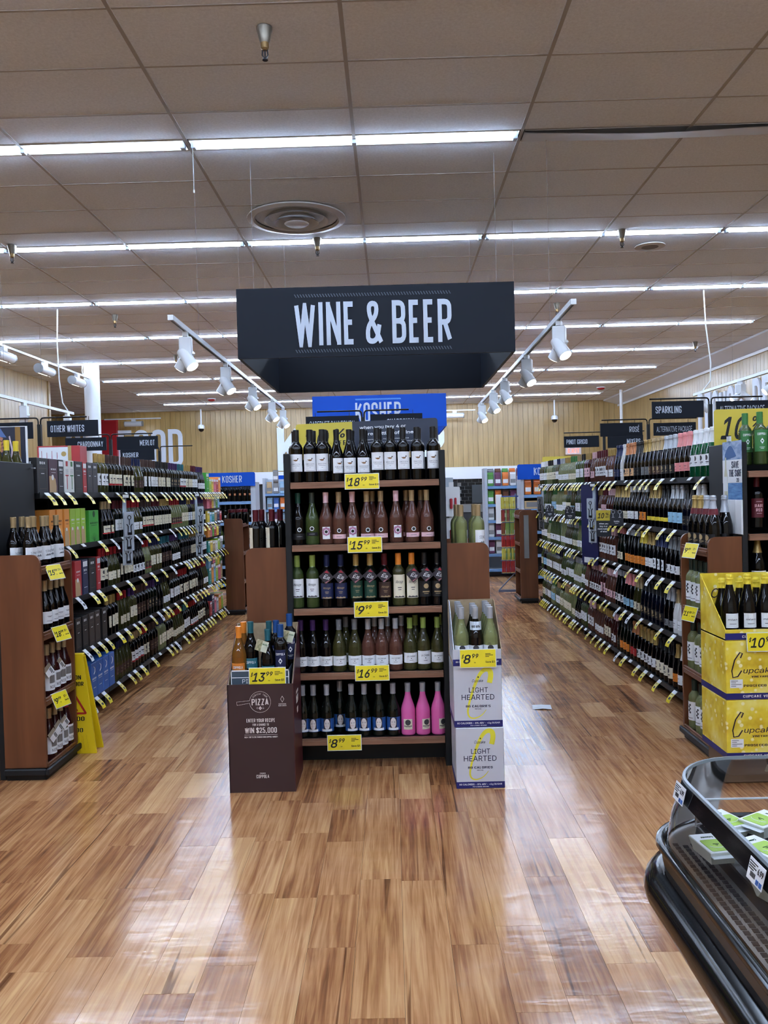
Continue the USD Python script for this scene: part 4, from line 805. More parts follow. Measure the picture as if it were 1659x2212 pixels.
for i, (x, y) in enumerate(((-2.275, 5.06), (-2.285, 4.96), (-2.37, 5.03))): put_bottle(('G', 'olive', 'yellow', 'white', 'lines'), (x, y, SHZ[0]), 0, f'yellow capped wine bottle on top of the left end display, {["nearest the edge", "in front", "behind left"][i]}', 'yellow capped wines at the left edge')

# ------------------------------------------------------------------ the aisle runs
LZ = [1.625, 1.262, .898, .515, .130]; RZ = [1.620, 1.255, .885, .502, .100]
def run(label, xf, side, y0, y1, zs, extra=(), dep=.45):
    """Gondola run; xf shelf front, side = -1 for a run at left (opens to +x)."""
    t = thing('shelf_run', label, 'store shelving'); xb = xf+side*dep; ns = max(1, round((y1-y0)/1.22)); L = (y1-y0)/ns
    bx = lambda a, b: (min(a, b), max(a, b))
    obj('back_panel', G().box(*bx(xb, xb+side*.02), y0, y1, .1, 1.78), BLACK2, t)
    for i in range(ns+1):
        y = y0+i*L; obj('upright', G().box(*bx(xb-side*.03, xb+side*.01), y-.02, y+.02, 0, 1.80), CHAR, t)
        obj('foot', G().box(*bx(xb, xf+side*.03), y-.018, y+.018, 0, zs[-1]-.055), CHAR, t)
    for k, z in enumerate(zs):
        for i in range(ns):
            a, b = y0+i*L+.003, y0+(i+1)*L-.003
            obj('shelf', G().box(*bx(xb-side*.01, xf+side*.006), a, b, z-.035, z), BLACK, t)
            obj('price_rail', G().box(*bx(xf+side*.006, xf), a, b, z-.032, z+.006), CHAR, t)
    for z in extra: obj('shelf', G().box(*bx(xb, xf+side*.05), y1-1.0, y1, z-.025, z), BLACK, t)
    return t
run('long black shelf run of red wine along the left aisle', -2.2, -1, 5.205, 10.93, LZ, (1.43, 1.08, .70))
run('long black shelf run of white and sparkling wine along the right aisle', 2.0, 1, 5.25, 11.38, RZ)
run('black shelf run behind the central display, left side', -.62, 1, 5.27, 11.0, LZ, (), .42)
run('black shelf run behind the central display, right side', .31, -1, 5.27, 11.0, LZ, (), .42)
SHN = ['top', 'second', 'third', 'fourth', 'bottom']
def look_name(l): return f'{GNAME[l[1]]} {"sparkling" if l[0] in "CK" else "wine"} bottle, {l[3]} label, {l[2]} cap'
def row_label(nm, i, n, aisle, k): return f'{nm}, {"only one" if n == 1 else ("nearest" if i == 0 else "farthest" if i == n-1 else ["", "second", "third", "fourth", "fifth", "sixth"][i])+" of "+NUM[n]}, {aisle} aisle {SHN[k]} shelf'
def fill(aisle, k, y0, y1, z, xb, rz, pool, seen):
    y = y0; pool = list(pool); random.shuffle(pool)
    while y < y1-.05 and pool:
        l = pool.pop(); nm = look_name(l)
        if nm in seen: continue
        sp = .094 if l[0] in 'CKD' else .086; seen.add(nm); n = max(1, min(random.choice((2, 3, 3, 4, 4, 5)), int((y1-.03-y)/sp)+1))
        for i in range(n):
            put_bottle(l, (xb+random.uniform(-.006, .004)*np.sign(xb), y+sp/2, z), rz+random.uniform(-12, 12), row_label(nm, i, n, aisle, k), f'{nm}s, {SHN[k]} shelf of the {aisle} aisle')
            y += sp
        y += random.choice((.004, .01, .02, .045))
def combos(shapes, glasses, caps, labs, arts, seed):
    r = random.Random(seed); out = []
    for c in caps:
        for lb in labs:
            out.append((r.choice(shapes), r.choice(glasses), c, lb, r.choice(arts)))
    r.shuffle(out); return out
REDS = combos('BBBG', ['dark', 'dark', 'dark', 'dark', 'deepgreen', 'olive', 'clear'], ['burgundy', 'black', 'red', 'purple', 'gold', 'teal', 'navy', 'brown', 'tan'], ['white', 'cream', 'white', 'cream', 'black', 'brown'], ['lines', 'mark', 'band', 'script', 'lines'], 3)[:44]
WHITES = combos('BBGH', ['green', 'clear', 'olive', 'clear', 'deepgreen', 'clear', 'green', 'dark'], ['gold', 'white', 'olive', 'silver', 'tan', 'green', 'navy', 'black', 'grey'], ['white', 'cream', 'white', 'white', 'sky'], ['lines', 'mark', 'script', 'lines'], 5)[:32]
ROSES = combos('BG', ['rose', 'rose', 'redwine'], ['blush', 'white', 'burgundy', 'gold'], ['white', 'cream', 'white', 'blush'], ['lines', 'mark', 'script'], 6)[:11]
SPARK = combos('CDD', ['dark', 'dark', 'deepgreen'], ['gold', 'silver', 'copper', 'black', 'white', 'pink'], ['white', 'cream', 'black', 'orange', 'sky'], ['lines', 'mark', 'script'], 8)[:18]
LY0 = [6.30, 6.40, 6.32, 6.44, 6.56]
for k, z in enumerate(LZ): fill('left', k, LY0[k], 9.96, z, -2.252, 90, REDS, set())
# right aisle: named groups nearest on each shelf, then sparkling, rose and white
NEAR = {0: [(('C', 'emerald', 'white', 'white', 'mark', (.075, .15), 1.2), 4), (('C', 'dark', 'pink', 'pink', 'lines', (.05, .11), 1.2), 3), (('C', 'dark', 'silver', 'black', 'mark'), 3), (('C', 'dark', 'tan', 'brown', 'mark'), 3), (('C', 'dark', 'gold', 'grey', 'lines'), 2), (('C', 'dark', 'black', 'black', 'lines'), 2), (('C', 'dark', 'copper', 'peach', 'mark'), 3), (('C', 'whitepaint', 'white', 'white', 'script'), 1), (('C', 'midnight', 'navy', 'navy', 'lines'), 2)],
        1: [(('C', 'dark', 'white', 'sky', 'lines', (.05, .125), 1.0), 2), (('C', 'midnight', 'black', 'black', 'lines'), 2), (('C', 'dark', 'silver', 'sky', 'lines', (.05, .125), 1.0), 3), (('C', 'dark', 'black', 'yellow', 'lines', (.05, .08), 1.25), 2), (('C', 'dark', 'gold', 'yellow', 'lines', (.05, .08), 1.25), 3)],
        2: [(('C', 'deepgreen', 'tan', 'black', 'lines'), 2), (('C', 'dark', 'grey', 'white', 'mark', (.05, .11), 1.2), 3), (('C', 'dark', 'navy', 'white', 'mark', (.05, .13), .7), 3), (('C', 'dark', 'gold', 'white', 'script', (.05, .12), 1.2), 2), (('C', 'deepgreen', 'yellow', 'orange', 'lines', (.05, .115), 1.0), 2)],
        3: [(('C', 'whitepaint', 'tan', 'white', 'script'), 3), (('C', 'dark', 'silver', 'grey', 'mark', (.03, .08), 1.2), 2), (('C', 'midnight', 'black', 'black', 'mark'), 6), (('C', 'olive', 'tan', 'cream', 'mark'), 2)],
        4: [(('C', 'dark', 'white', 'white', 'lines', (.05, .12), 1.2), 2), (('C', 'dark', 'gold', 'orange', 'lines', (.05, .11), 1.0), 1), (('C', 'dark', 'black', 'cream', 'mark', (.05, .13), 1.25), 4), (('C', 'dark', 'gold', 'white', 'mark', (.05, .12), 1.25), 5), (('C', 'dark', 'copper', 'red', 'lines'), 2)]}
RY0 = [5.30, 5.45, 5.72, 5.78, 5.80]
for k, z in enumerate(RZ):
    y = RY0[k]; seen = set(); xb = 2.058
    for l, n in NEAR[k]:
        nm = look_name(l); seen.add(nm)
        for i in range(n):
            put_bottle(l, (xb, y+.048, z), -90+random.uniform(-10, 10), row_label(nm, i, n, 'right', k), f'{nm}s, {SHN[k]} shelf of the right aisle'); y += .096
        y += .01
    if y < 7.5: fill('right', k, y, 7.6, z, xb, -90, SPARK, seen); y = 7.62
    fill('right', k, y, 8.75, z, xb-.006, -90, ROSES, seen); fill('right', k, 8.77, 11.3, z, xb-.006, -90, WHITES, seen)
for aisle, zs, xf, rz, ya in (('left', LZ, -2.2, 90, [5.3, 5.62, 5.75, 5.85, 5.9]), ('right', RZ, 2.0, -90, [5.35, 5.9, 5.95, 5.95, 5.95])):
    for k, z in enumerate(zs):
        y = ya[k]; cnt = {}
        while y < (10.85 if aisle == 'left' else 11.25):
            kd = random.choice(('y', 'y', 'y', 'y', 'y', 'y', 'w', None)); nm = {'y': 'yellow price tag hanging from', 'w': 'white price tag hanging from', None: 'blank white tag clip on'}[kd]
            cnt[kd] = cnt.get(kd, 0)+1; put_tag(kd, (xf, y, z-.012), rz+random.uniform(-5, 5), f'{nm} {SHN[k]} shelf edge, {nth(cnt[kd])} along the {aisle} aisle', f'{nm.split(" hanging")[0].split(" on")[0]}s on the {SHN[k]} shelf of the {aisle} aisle')
            y += random.choice((.15, .19, .23, .27, .34))*(.62 if y > 8.6 else 1)
# boxed wine at the near end of the left run
def wine_box(col, w, d, h, kind):
    """A carton; the face with the print looks along -y (to the aisle), the camera side is -x."""
    def build(p):
        m = mat('carton_'+col, PALB[col], .5); obj('carton', G().box(-w/2, w/2, -d/2, d/2, 0, h, .002), m, p)
        light = WHITEP if sum(PALB[col]) < 420 else INK; Y = -d/2; g = G(); fx, fz = (1, 0, 0), (0, 0, 1)
        if kind == 'black':
            g.add(text('BOX', h*.075, w*.5, True, .0005), (0, Y, h*.86), fx, fz); g.add(text('BLACK BOX', h*.075, d*.6, True, .0005), (-w/2, 0, h*.86), (0, -1, 0), fz); g.box(-w*.15, w*.15, Y-.0005, Y, h*.55, h*.57)
            obj('print', g, light, p); f = G()
            for a, b, c, e in ((-.33, .33, .70, .71), (-.33, .33, .13, .14), (-.33, -.31, .13, .71), (.31, .33, .13, .71)): f.box(w*a, w*b, Y-.0006, Y, h*c, h*e)
            obj('frame_print', f, mat('bronze_print', (92, 74, 62), .5), p)
        elif kind == 'kraft':
            obj('kraft_half', G().prism(Polygon([(-w*.5, 0), (w*.28, 0), (w*.30, h*.22), (w*.2, h*.42), (-w*.1, h*.5), (-w*.5, h*.5)]), .0006, (0, Y, 0)), mat('kraft_print', (190, 158, 116), .7), p)
            obj('badge', G().prism(Point(-w*.12, h*.46).buffer(w*.13, 8), .001, (0, Y, 0)), WHITEP, p)
            g.add(text('MERLOT', h*.045, w*.6, True, .0005), (0, Y, h*.70), fx, fz); g.box(-w*.25, w*.25, Y-.0005, Y, h*.6, h*.61); obj('print', g, light, p)
        elif kind == 'lying':
            obj('white_panel', G().box(-w*.46, w*.22, Y-.0006, Y, h*.08, h*.92), WHITEP, p); obj('gold_band', G().box(w*.22, w*.30, Y-.0006, Y, 0, h), labm('gold'), p); obj('sun_badge', G().prism(Point(w*.12, h*.5).buffer(h*.15, 8), .001, (0, Y, 0)), labm('gold'), p)
            for k in range(4): g.box(-w*(.4-.12*k), -w*(.4-.12*k)+.003, Y-.001, Y, h*.2, h*(.7-.1*(k % 2)))
            obj('print', g, labm('red'), p)
        elif kind == 'white':
            for x, c in ((-.25, 'red'), (.25, 'green')):
                obj('colour_panel', G().box(w*(x-.1), w*(x+.1), Y-.0006, Y, h*.82, h*.97), labm(c), p); obj('glass_print', G().prism(union_all([sbox(w*(x-.16), h*.52, w*(x+.16), h*.56), sbox(w*(x-.03), h*.12, w*(x+.03), h*.52)]), .0006, (0, Y, 0)), labm(c), p)
            for i in range(4): g.box(-w*.4, -w*.1, Y-.0005, Y, h*(.6+.04*i), h*(.61+.04*i)); g.box(w*.1, w*.4, Y-.0005, Y, h*(.6+.04*i), h*(.61+.04*i))
            obj('print', g, GREYINK, p)
        elif kind == 'agave':
            g.add(text('MARGARITA', h*.06, w*.8, True, .0005), (0, Y, h*.6), fx, fz); g.add(text('MARGARITA', h*.06, d*.7, True, .0005), (-w/2, 0, h*.6), (0, -1, 0), fz); g.box(-w*.3, w*.3, Y-.0005, Y, h*.52, h*.535); g.box(-w/2-.0005, -w/2, -d*.3, d*.3, h*.52, h*.535)
            g.prism(Point(0, h*.88).buffer(w*.12, 8), .0005, (0, Y, 0)); obj('print', g, mat('dark_green_print', (22, 70, 24), .6), p)
            lv = G()
            for a in np.linspace(-1.1, 1.1, 9): lv.prism(Polygon([(-w*.03, 0), (w*.03, 0), (w*.36*math.sin(a), h*.26*math.cos(a))]), .0007, (0, Y, h*.03)); lv.prism(Polygon([(-d*.03, 0), (d*.03, 0), (d*.36*math.sin(a), h*.26*math.cos(a))]), .0007, (-w/2, 0, h*.03), (0, -1, 0))
            obj('leaf_print', lv, mat('agave_print', (70, 140, 60), .6), p)
        elif kind == 'blue':
            g.tube([(-w*.1, Y-.0003, h*.9), (w*.12, Y-.0003, h*.84), (w*.1, Y-.0003, h*.74), (-w*.1, Y-.0003, h*.68)], .0035, 5); g.add(text('BAREFOOT', h*.05, w*.7, True, .0005), (0, Y, h*.55), fx, fz); g.box(-w*.3, w*.3, Y-.0005, Y, h*.48, h*.49); g.box(-w*.2, w*.2, Y-.0005, Y, h*.28, h*.295); obj('print', g, WHITEP, p)
        else:
            obj('white_patch', G().box(-w*.42, w*.42, Y-.0006, Y, h*.80, h*.95), WHITEP, p); g.add(text('BOTA', h*.06, w*.6, True, .0005), (0, Y, h*.7), fx, fz); g.box(-w*.25, w*.25, Y-.0005, Y, h*.6, h*.615); g.box(-w*.3, w*.3, Y-.0005, Y, h*.2, h*.215); obj('print', g, light, p)
    return build
PALB = {'black': (26, 25, 27), 'plum': (74, 42, 54), 'charcoal': (48, 46, 50), 'white': (226, 226, 222), 'red': (178, 48, 50), 'orange': (232, 150, 62), 'lime': (158, 196, 60), 'green': (66, 160, 54), 'navy': (38, 44, 76), 'blue': (42, 98, 178), 'purple': (92, 58, 140), 'brown': (56, 46, 42),
        'teal': (40, 140, 130), 'yellow': (226, 196, 70), 'pink': (214, 110, 130), 'sky': (120, 176, 214), 'tan': (188, 160, 120), 'silver': (170, 172, 176)}
def boxat(col, w, d, h, kind, y, z, label, x=-2.2, rz=90):
    place(('wb', col, w, d, h, kind), wine_box(col, w, d, h, kind), 'wine_box', label, 'boxed wine', (x-d/2-.012, y, z), rz)
for col, w, kind, y, nm in (('black', .17, 'black', 5.29, 'nearest black wine carton on left aisle top shelf'), ('plum', .14, 'kraft', 5.46, 'plum and kraft wine carton on left aisle top shelf'), ('charcoal', .085, 'plain', 5.585, 'charcoal wine carton with white top patch on left aisle top shelf'),
                            ('white', .17, 'white', 5.73, 'white wine carton with red and green glasses on left aisle top shelf'), ('black', .15, 'black', 5.90, 'black wine carton before the red one on left aisle top shelf'), ('red', .07, 'plain', 6.02, 'slim red wine carton on left aisle top shelf'),
                            ('charcoal', .105, 'black', 6.12, 'charcoal wine carton, near one of the pair on left aisle top shelf'), ('charcoal', .105, 'black', 6.23, 'charcoal wine carton, far one of the pair on left aisle top shelf')):
    boxat(col, w, .18, .225, kind, y, LZ[0], nm)
o = place(('wb', 'lying'), wine_box('red', .30, .17, .118, 'lying'), 'wine_box', 'red and white wine carton lying on top of the others, left aisle', 'boxed wine', (-2.385, 6.06, LZ[0]+.226), 4)
for i, (col, y, nm) in enumerate((('orange', 5.42, 'orange wine carton nearest on the left aisle second shelf'), ('orange', 5.54, 'orange wine carton second on the left aisle second shelf'), ('orange', 5.66, 'orange wine carton beside the lime ones, left aisle second shelf'), ('lime', 5.765, 'lime green wine carton nearest on the left aisle second shelf'), ('lime', 5.86, 'lime green wine carton in the middle of three, left aisle second shelf'), ('lime', 5.96, 'lime green wine carton farthest of three, left aisle second shelf'))):
    boxat(col, .09, .19, .255, 'kraft', y, LZ[1], nm)
boxat('green', .20, .20, .235, 'agave', 6.20, LZ[1], 'bright green margarita carton with agave leaves, left aisle second shelf', x=-2.21)
for col, w, kind, y, nm in (('red', .12, 'kraft', 5.83, 'red and kraft wine carton on the left aisle third shelf'), ('navy', .10, 'plain', 5.965, 'navy wine carton on the left aisle third shelf'), ('black', .14, 'black', 6.11, 'black wine carton on the left aisle third shelf'), ('red', .07, 'plain', 6.24, 'slim red wine carton on the left aisle third shelf')):
    boxat(col, w, .18, .25, kind, y, LZ[2], nm)
for i, (y, c) in enumerate(((5.80, 'black'), (5.93, 'black'), (6.06, 'brown'), (6.18, 'brown'), (6.33, 'black'))):
    boxat(c, .105, .20, .235, 'black', y, LZ[3], f'{c} wine carton, {["nearest", "second", "third", "fourth", "farthest"][i]} of five on the left aisle fourth shelf')
boxat('purple', .10, .17, .245, 'blue', 5.93, LZ[4], 'purple wine carton on the left aisle bottom shelf')
for i, y in enumerate((6.045, 6.17, 6.295, 6.43)): boxat('blue', .118, .18, .255, 'blue', y, LZ[4], f'blue wine carton, {["nearest", "second", "third", "farthest"][i]} of four on the left aisle bottom shelf', x=-2.19)
# multipacks at the far end of the left run
pk = ['sky', 'lime', 'teal', 'orange', 'white', 'yellow', 'pink', 'silver', 'tan', 'navy', 'red', 'green']
for k, z in enumerate([LZ[0], 1.43, LZ[1], 1.08, LZ[2], .70, LZ[3], LZ[4]]):
    random.shuffle(pk); y = 10.03
    for i in range(6):
        w = random.choice((.11, .13, .15)); h = random.choice((.12, .14, .15)) if k not in (0, 6, 7) else random.choice((.17, .2, .24))
        boxat(pk[i], w, .16, h, 'plain', y+w/2, z, f'{pk[i]} drink multipack at the far end of left aisle, {["top", "second", "third", "fourth", "fifth", "sixth", "seventh", "bottom"][k]} level', x=-2.21); y += w+.006

# ------------------------------------------------------------------ the brown display bin
def quad_panel(g, pts, t):
    """A flat panel through 4 points, thickened along its normal."""
    P = np.array(pts, float); n = np.cross(P[1]-P[0], P[2]-P[0]); n /= np.linalg.norm(n)
    return g.raw(np.vstack([P, P+n*t]), [[0, 1, 2, 3], [4, 7, 6, 5], [0, 4, 5, 1], [1, 5, 6, 2], [2, 6, 7, 3], [3, 7, 4, 0]])
FX, FZ = (1, 0, 0), (0, 0, 1)
def build_bin():
    t = thing('display_bin', 'dark brown cardboard display bin with pizza contest print left of the central display', 'display bin', (-.723, 4.39, 0))
    MAR = mat('maroon_print', (58, 36, 36), .5); MAR2 = mat('burgundy_side_print', (70, 24, 30), .4)
    w, d, hf, hb = .174, .355, .577, .85
    obj('front_panel', G().box(-w, w, 0, .006, 0, hf), MAR, t)
    pr = Polygon([(0, 0), (d, 0), (d, hb), (d-.03, hb), (.012, hf), (0, hf)])
    for s in (-1, 1):
        obj('side_panel', G().prism(pr, .004, (s*w+(.0 if s > 0 else 0), 0, 0), (0, 1, 0), (0, 0, 1)), MAR2, t)
        obj('side_lining', G().prism(pr.buffer(-.001), .003, (s*(w-.004)-(.003 if s > 0 else 0)*0, 0, 0), (0, 1, 0), (0, 0, 1)), CARD, t)
    obj('back_panel', G().box(-w, w, d-.006, d, 0, hb), MAR, t); obj('back_lining', G().box(-w+.004, w-.004, d-.012, d-.006, 0, hb), CARD, t)
    obj('inner_ledge', G().box(-w+.006, w-.006, .02, d-.012, .42, .44), CARD, t)
    g = G(); Y = 0
    def T(s, x, z, h, wd, **k): g.add(text(s, h, wd, k.get('bold', True), .0008, k.get('sh', 0)), (x, Y, z), FX, FZ)
    T('ENTER YOUR RECIPE', .0, .385, .019, .150); T('FOR A CHANCE TO', .0, .362, .012, .086); T('WIN $25,000', .0, .332, .029, .170)
    g.box(-.088, .088, -.0008, 0, .3075, .3088); T('AND A TRIP TO THE FRANCIS FORD COPPOLA WINERY', .0, .296, .0085, .178); T('COPPOLA', .003, .085, .018, .068); T('FRANCIS', .003, .102, .0055, .03)
    T('SCAN TO ENTER', .118, .470, .006, .04); T('RECIPE CONTEST', .118, .461, .006, .042)
    obj('contest_print', g, mat('cream_print', (226, 218, 212), .6), t); g = G()
    T('PIZZA', .0, .483, .034, .09)
    for i, ch in enumerate('PERFECT YOUR'):
        a = math.radians(52-104*i/11); g.add(text(ch, .009, None, True, .0008), (-.045*math.sin(a)*1.0, Y, .483+.043*math.cos(a)), (math.cos(a), 0, math.sin(a)), (-math.sin(a), 0, math.cos(a))) if ch != ' ' else None
    c = Point(0, .483).buffer(.0565, 24); hd = Polygon([(-.125, .486), (-.05, .492), (-.05, .478), (-.123, .466)])
    sh = union_all([c, hd]); g.prism(sh.difference(sh.buffer(-.0014)), .0008)
    g.prism(Polygon([(0, .440), (.009, .450), (0, .460), (-.009, .450)]).difference(Point(0, .45).buffer(.0025)), .0008)
    for s in (-1, 1):
        for k in range(3): g.box(min(s*.012, s*(.018+.004*(k == 1))), max(s*.012, s*(.018+.004*(k == 1))), -.0008, 0, .446+.004*k, .447+.004*k)
    g.prism(Polygon([(.118, .478), (.128, .496), (.118, .514), (.108, .496)]).difference(Polygon([(.118, .482), (.126, .496), (.118, .510), (.110, .496)])), .0008)
    obj('pizza_print', g, mat('cream_print'), t)
    g = G()
    for s, z, h in (('PERFECT YOUR', .50, .016), ('PIZZA', .46, .04), ('WIN', .40, .03)): g.add(text(s, h, None, True, .0008), (w+.0042, .16, z), (0, 1, 0), (0, 0, 1))
    obj('side_print', g, mat('cream_print'), t)
build_bin()
def build_carton():
    t = thing('wine_carton', 'slate blue cut-down wine carton inside the brown bin', 'box', (-.725, 4.425, .44))
    sl = mat('slate_carton', (62, 78, 92), .6); w = .155
    obj('front_flap', G().box(-w, w, 0, .004, .0, .205), sl, t); obj('tray_bottom', G().box(-w, w, 0, .27, 0, .006), CARD, t)
    for s in (-1, 1): obj('side_flap', G().box(min(s*w, s*(w-.004)), max(s*w, s*(w-.004)), .004, .27, .0, .205), sl, t)
    g = G().box(-w-.001, w+.001, -.001, 0, .200, .207).box(-w-.001, w+.001, -.001, 0, .125, .129).box(-w-.001, -w+.004, -.001, 0, .125, .207).box(w-.004, w+.001, -.001, 0, .125, .207).box(-w, w, -.001, 0, .165, .169)
    g.add(text('PINOT NOIR', .022, .19, False, .0008), (0, 0, .147), FX, FZ); obj('print', g, WHITEP, t)
build_carton()
cp = {'o': ('G', 'amber', 'orange', 'orange', 'coppola', (.05, .105), 1.0), 't': ('G', 'dark', 'teal', 'teal', 'coppola', (.05, .105), 1.0), 'b': ('M' if 0 else 'B', 'dark', 'blue', 'navy', 'coppola', (.055, .17), .8)}
for k, x, y, dz, nm in (('o', -.845, 4.49, .02, 'front orange capped'), ('o', -.835, 4.585, .03, 'rear orange capped'), ('t', -.785, 4.52, .04, 'left teal capped'), ('t', -.69, 4.50, .0, 'front teal capped'), ('t', -.695, 4.59, .03, 'rear teal capped'), ('b', -.62, 4.50, .02, 'front blue capped'), ('b', -.655, 4.585, .03, 'middle blue capped'), ('b', -.585, 4.62, .06, 'rear blue capped')):
    put_bottle(cp[k], (x, y, .553+dz), random.uniform(-6, 12), f'{nm} wine bottle in the brown display bin', 'wines in the brown display bin')
def recipe_tag(p):
    pl = G().prism(sbox(-.033, -.030, .033, .030), .0015, (0, 0, 0), (.95, 0, -.31), (.31, 0, .95)); obj('card', pl, mat('pale_tag', (208, 214, 190), .5), p)
    obj('picture', G().prism(sbox(-.032, -.029, .0, .029), .002, (0, 0, 0), (.95, 0, -.31), (.31, 0, .95)), grain('salad_picture', (70, 96, 40), (220, 206, 170), (90, 90, 90), .5), p)
    g = G(); g.add(text('RECIPE', .008, .025, True, .0008), (.018, -.002, .006), (.95, 0, -.31), (.31, 0, .95)); obj('print', g, mat('green_print', (60, 110, 70), .5), p)
place('rtag', recipe_tag, 'neck_tag', 'square recipe tag on the teal capped bottle in the brown bin', 'recipe tag', (-.715, 4.45, .77), -6)
place('rtag', None, 'neck_tag', 'square recipe tag at the right rear of the brown bin', 'recipe tag', (-.587, 4.56, .80), 22)
card('b13', ('13', '99', '$3', .19, .088), 'yellow $13.99 card on the slate carton in the brown bin', (-.685, 4.418, .612), 0, -3)

# ------------------------------------------------------------------ silver cases right of the central display
SIL = mat('silver_case_print', (206, 209, 218), .35, .1); NAV = mat('navy_case_band', (26, 30, 104), .45); SWO = mat('yellow_swoosh', (230, 222, 60), .5)
def silver_case(p):
    w, d, h = .127, .33, .325; Y = 0
    obj('carton', G().box(-w, w, 0, d, 0, h-.002, .003), SIL, p); obj('band', G().box(-w-.0006, w+.0006, -.0006, d, .002, .036), NAV, p)
    g = G().add(text('80 CALORIES - 8% ABV - <1g SUGAR', .0085, .225, True, .0008), (0, -.0006, .023), FX, FZ).add(text('PER 5 OUNCE SERVING', .0045, .085, True, .0008), (0, -.0006, .010), FX, FZ); obj('band_print', g, WHITEP, p)
    pts = [(.062, .235), (.072, .275), (.066, .305), (.040, .309), (.012, .285), (-.018, .22), (-.045, .14), (-.058, .08), (-.048, .052), (-.02, .045), (.02, .062), (.042, .092)]
    P = np.array(pts); tt = np.linspace(0, len(P)-1, 40); from_i = np.stack([np.interp(tt, range(len(P)), P[:, k]) for k in (0, 1)], 1)
    for _ in range(3): from_i[1:-1] = (from_i[:-2]+2*from_i[1:-1]+from_i[2:])/4
    wd = np.interp(tt, [0, 2, 4, 6, 8, 11], [.013, .013, .009, .005, .0035, .001]); nrm = np.gradient(from_i, axis=0); nrm = np.stack([-nrm[:, 1], nrm[:, 0]], 1); nrm /= np.linalg.norm(nrm, axis=1, keepdims=True)
    sw = union_all([Polygon([from_i[i]+nrm[i]*wd[i], from_i[i+1]+nrm[i+1]*wd[i+1], from_i[i+1]-nrm[i+1]*wd[i+1], from_i[i]-nrm[i]*wd[i]]).buffer(.0004) for i in range(len(tt)-1)])
    obj('swoosh', G().prism(sw, .0005, (0, Y, 0)), SWO, p)
    g = G(); T = lambda s, x, z, h, wd, b=False, sh=0: g.add(text(s, h, wd, b, .0009, sh), (x, Y, z), FX, FZ)
    T('Cupcake', .0, .247, .014, .058, False, .3); T('LIGHT', .003, .198, .026, .10); T('HEARTED', .0, .160, .028, .172); T('80 CALORIES', .0, .112, .012, .13, True); T('PER 5 OZ.', 0, .097, .005, .035, True)
    g.box(.0, .006, -.0009, 0, .262, .270); obj('print', g, mat('navy_print', (28, 30, 62), .5), p)
place('scase', silver_case, 'wine_case', 'lower silver wine case with yellow swoosh, standing on the floor', 'box', (.434, 4.375, 0))
place('scase', None, 'wine_case', 'upper silver wine case with yellow swoosh, under the open tray', 'box', (.430, 4.378, .325))
def silver_tray(p):
    w, d = .127, .33
    obj('front_flap', G().box(-w, w, 0, .004, 0, .088), SIL, p); obj('band', G().box(-w-.0006, w+.0006, -.0006, .002, .002, .036), NAV, p); obj('tray_bottom', G().box(-w, w, .004, d, 0, .006), CARD, p)
    pr = Polygon([(.004, 0), (d, 0), (d, .31), (d-.06, .305), (.004, .088)])
    for s in (-1, 1): obj('side_flap', G().prism(pr, .004, (s*w if s > 0 else -w+.004, 0, 0), (0, 1, 0), FZ), SIL if s < 0 else CARD, p)
    obj('back_flap', G().box(-w, w, d-.004, d, 0, .31), CARD, p)
    obj('print', G().add(text('80 CALORIES - 8% ABV - <1g SUGAR', .0085, .225, True, .0008), (0, -.0006, .023), FX, FZ), WHITEP, p)
place('stray', silver_tray, 'wine_tray', 'open silver case tray holding bottles on top of the stack', 'box', (.430, 4.378, .650))
for cx, l, nm in ((-.075, ('G', 'clear', 'silver', 'white', 'mark', (.055, .10), 1.2), 'left row'), (0, ('G', 'dark', 'silver', 'white', 'mark', (.055, .10), 1.2), 'middle row'), (.078, ('G', 'clear', 'silver', 'white', 'mark', (.055, .10), 1.15), 'right row')):
    for i in range(4 if cx else 3):
        put_bottle(l, (.430+cx, 4.43+.08*i, .656), random.uniform(-5, 5), f'{"dark" if not cx else "pale"} silver capped bottle, {nm} of open silver tray, {nth(i+1)} from front', f'silver capped wines in the {nm} of the open tray')
def necker(p):
    g = strip(.030, -.032, .03, 1.3, 9, .001); obj('collar', g, mat('pale_blue_necker', (206, 222, 236), .5), p, smooth=35)
    g = G().add(wrap(text('80 8%', .012, .046, True, .0008), .0312, .004)); obj('print', g, INK, p)
place('necker', necker, 'neck_collar', 'pale blue paper neck collar on the dark bottle in the open silver tray', 'bottle collar', (.43, 4.43, .656+.195))
card('c8', ('8', '99', '$3', .185, .09), 'yellow curling $8.99 card on the open silver tray', (.433, 4.362, .693), 0, -6)

# ------------------------------------------------------------------ yellow case stack at right
nodes = {'t': ('texture_coordinate', {}), 'n': ('noise_texture', {'scale': 9.0, 'detail': 3.0}), 'r': ('rgb_ramp', {'ramp': [(.3, lin((206, 168, 30))), (.5, lin((230, 204, 60))), (.7, lin((238, 222, 120)))]}),
         'v': ('voronoi_texture', {'scale': 22.0}), 'vr': ('rgb_ramp', {'ramp': [(.16, (.8, .8, .8)), (.26, (0, 0, 0))]}), 'm': ('mix', {'mix_type': 'mix', 'color2': lin((244, 234, 186))}), 'p': ('principled_bsdf', {'roughness': .4})}
BOKEH = mat_nodes('yellow_bubble_print', nodes, [('t.object', 'n.vector'), ('t.object', 'v.vector'), ('n.fac', 'r.fac'), ('v.distance', 'vr.fac'), ('vr.color', 'm.fac'), ('r.color', 'm.color1'), ('m.color', 'p.base_color')], 'p.BSDF')
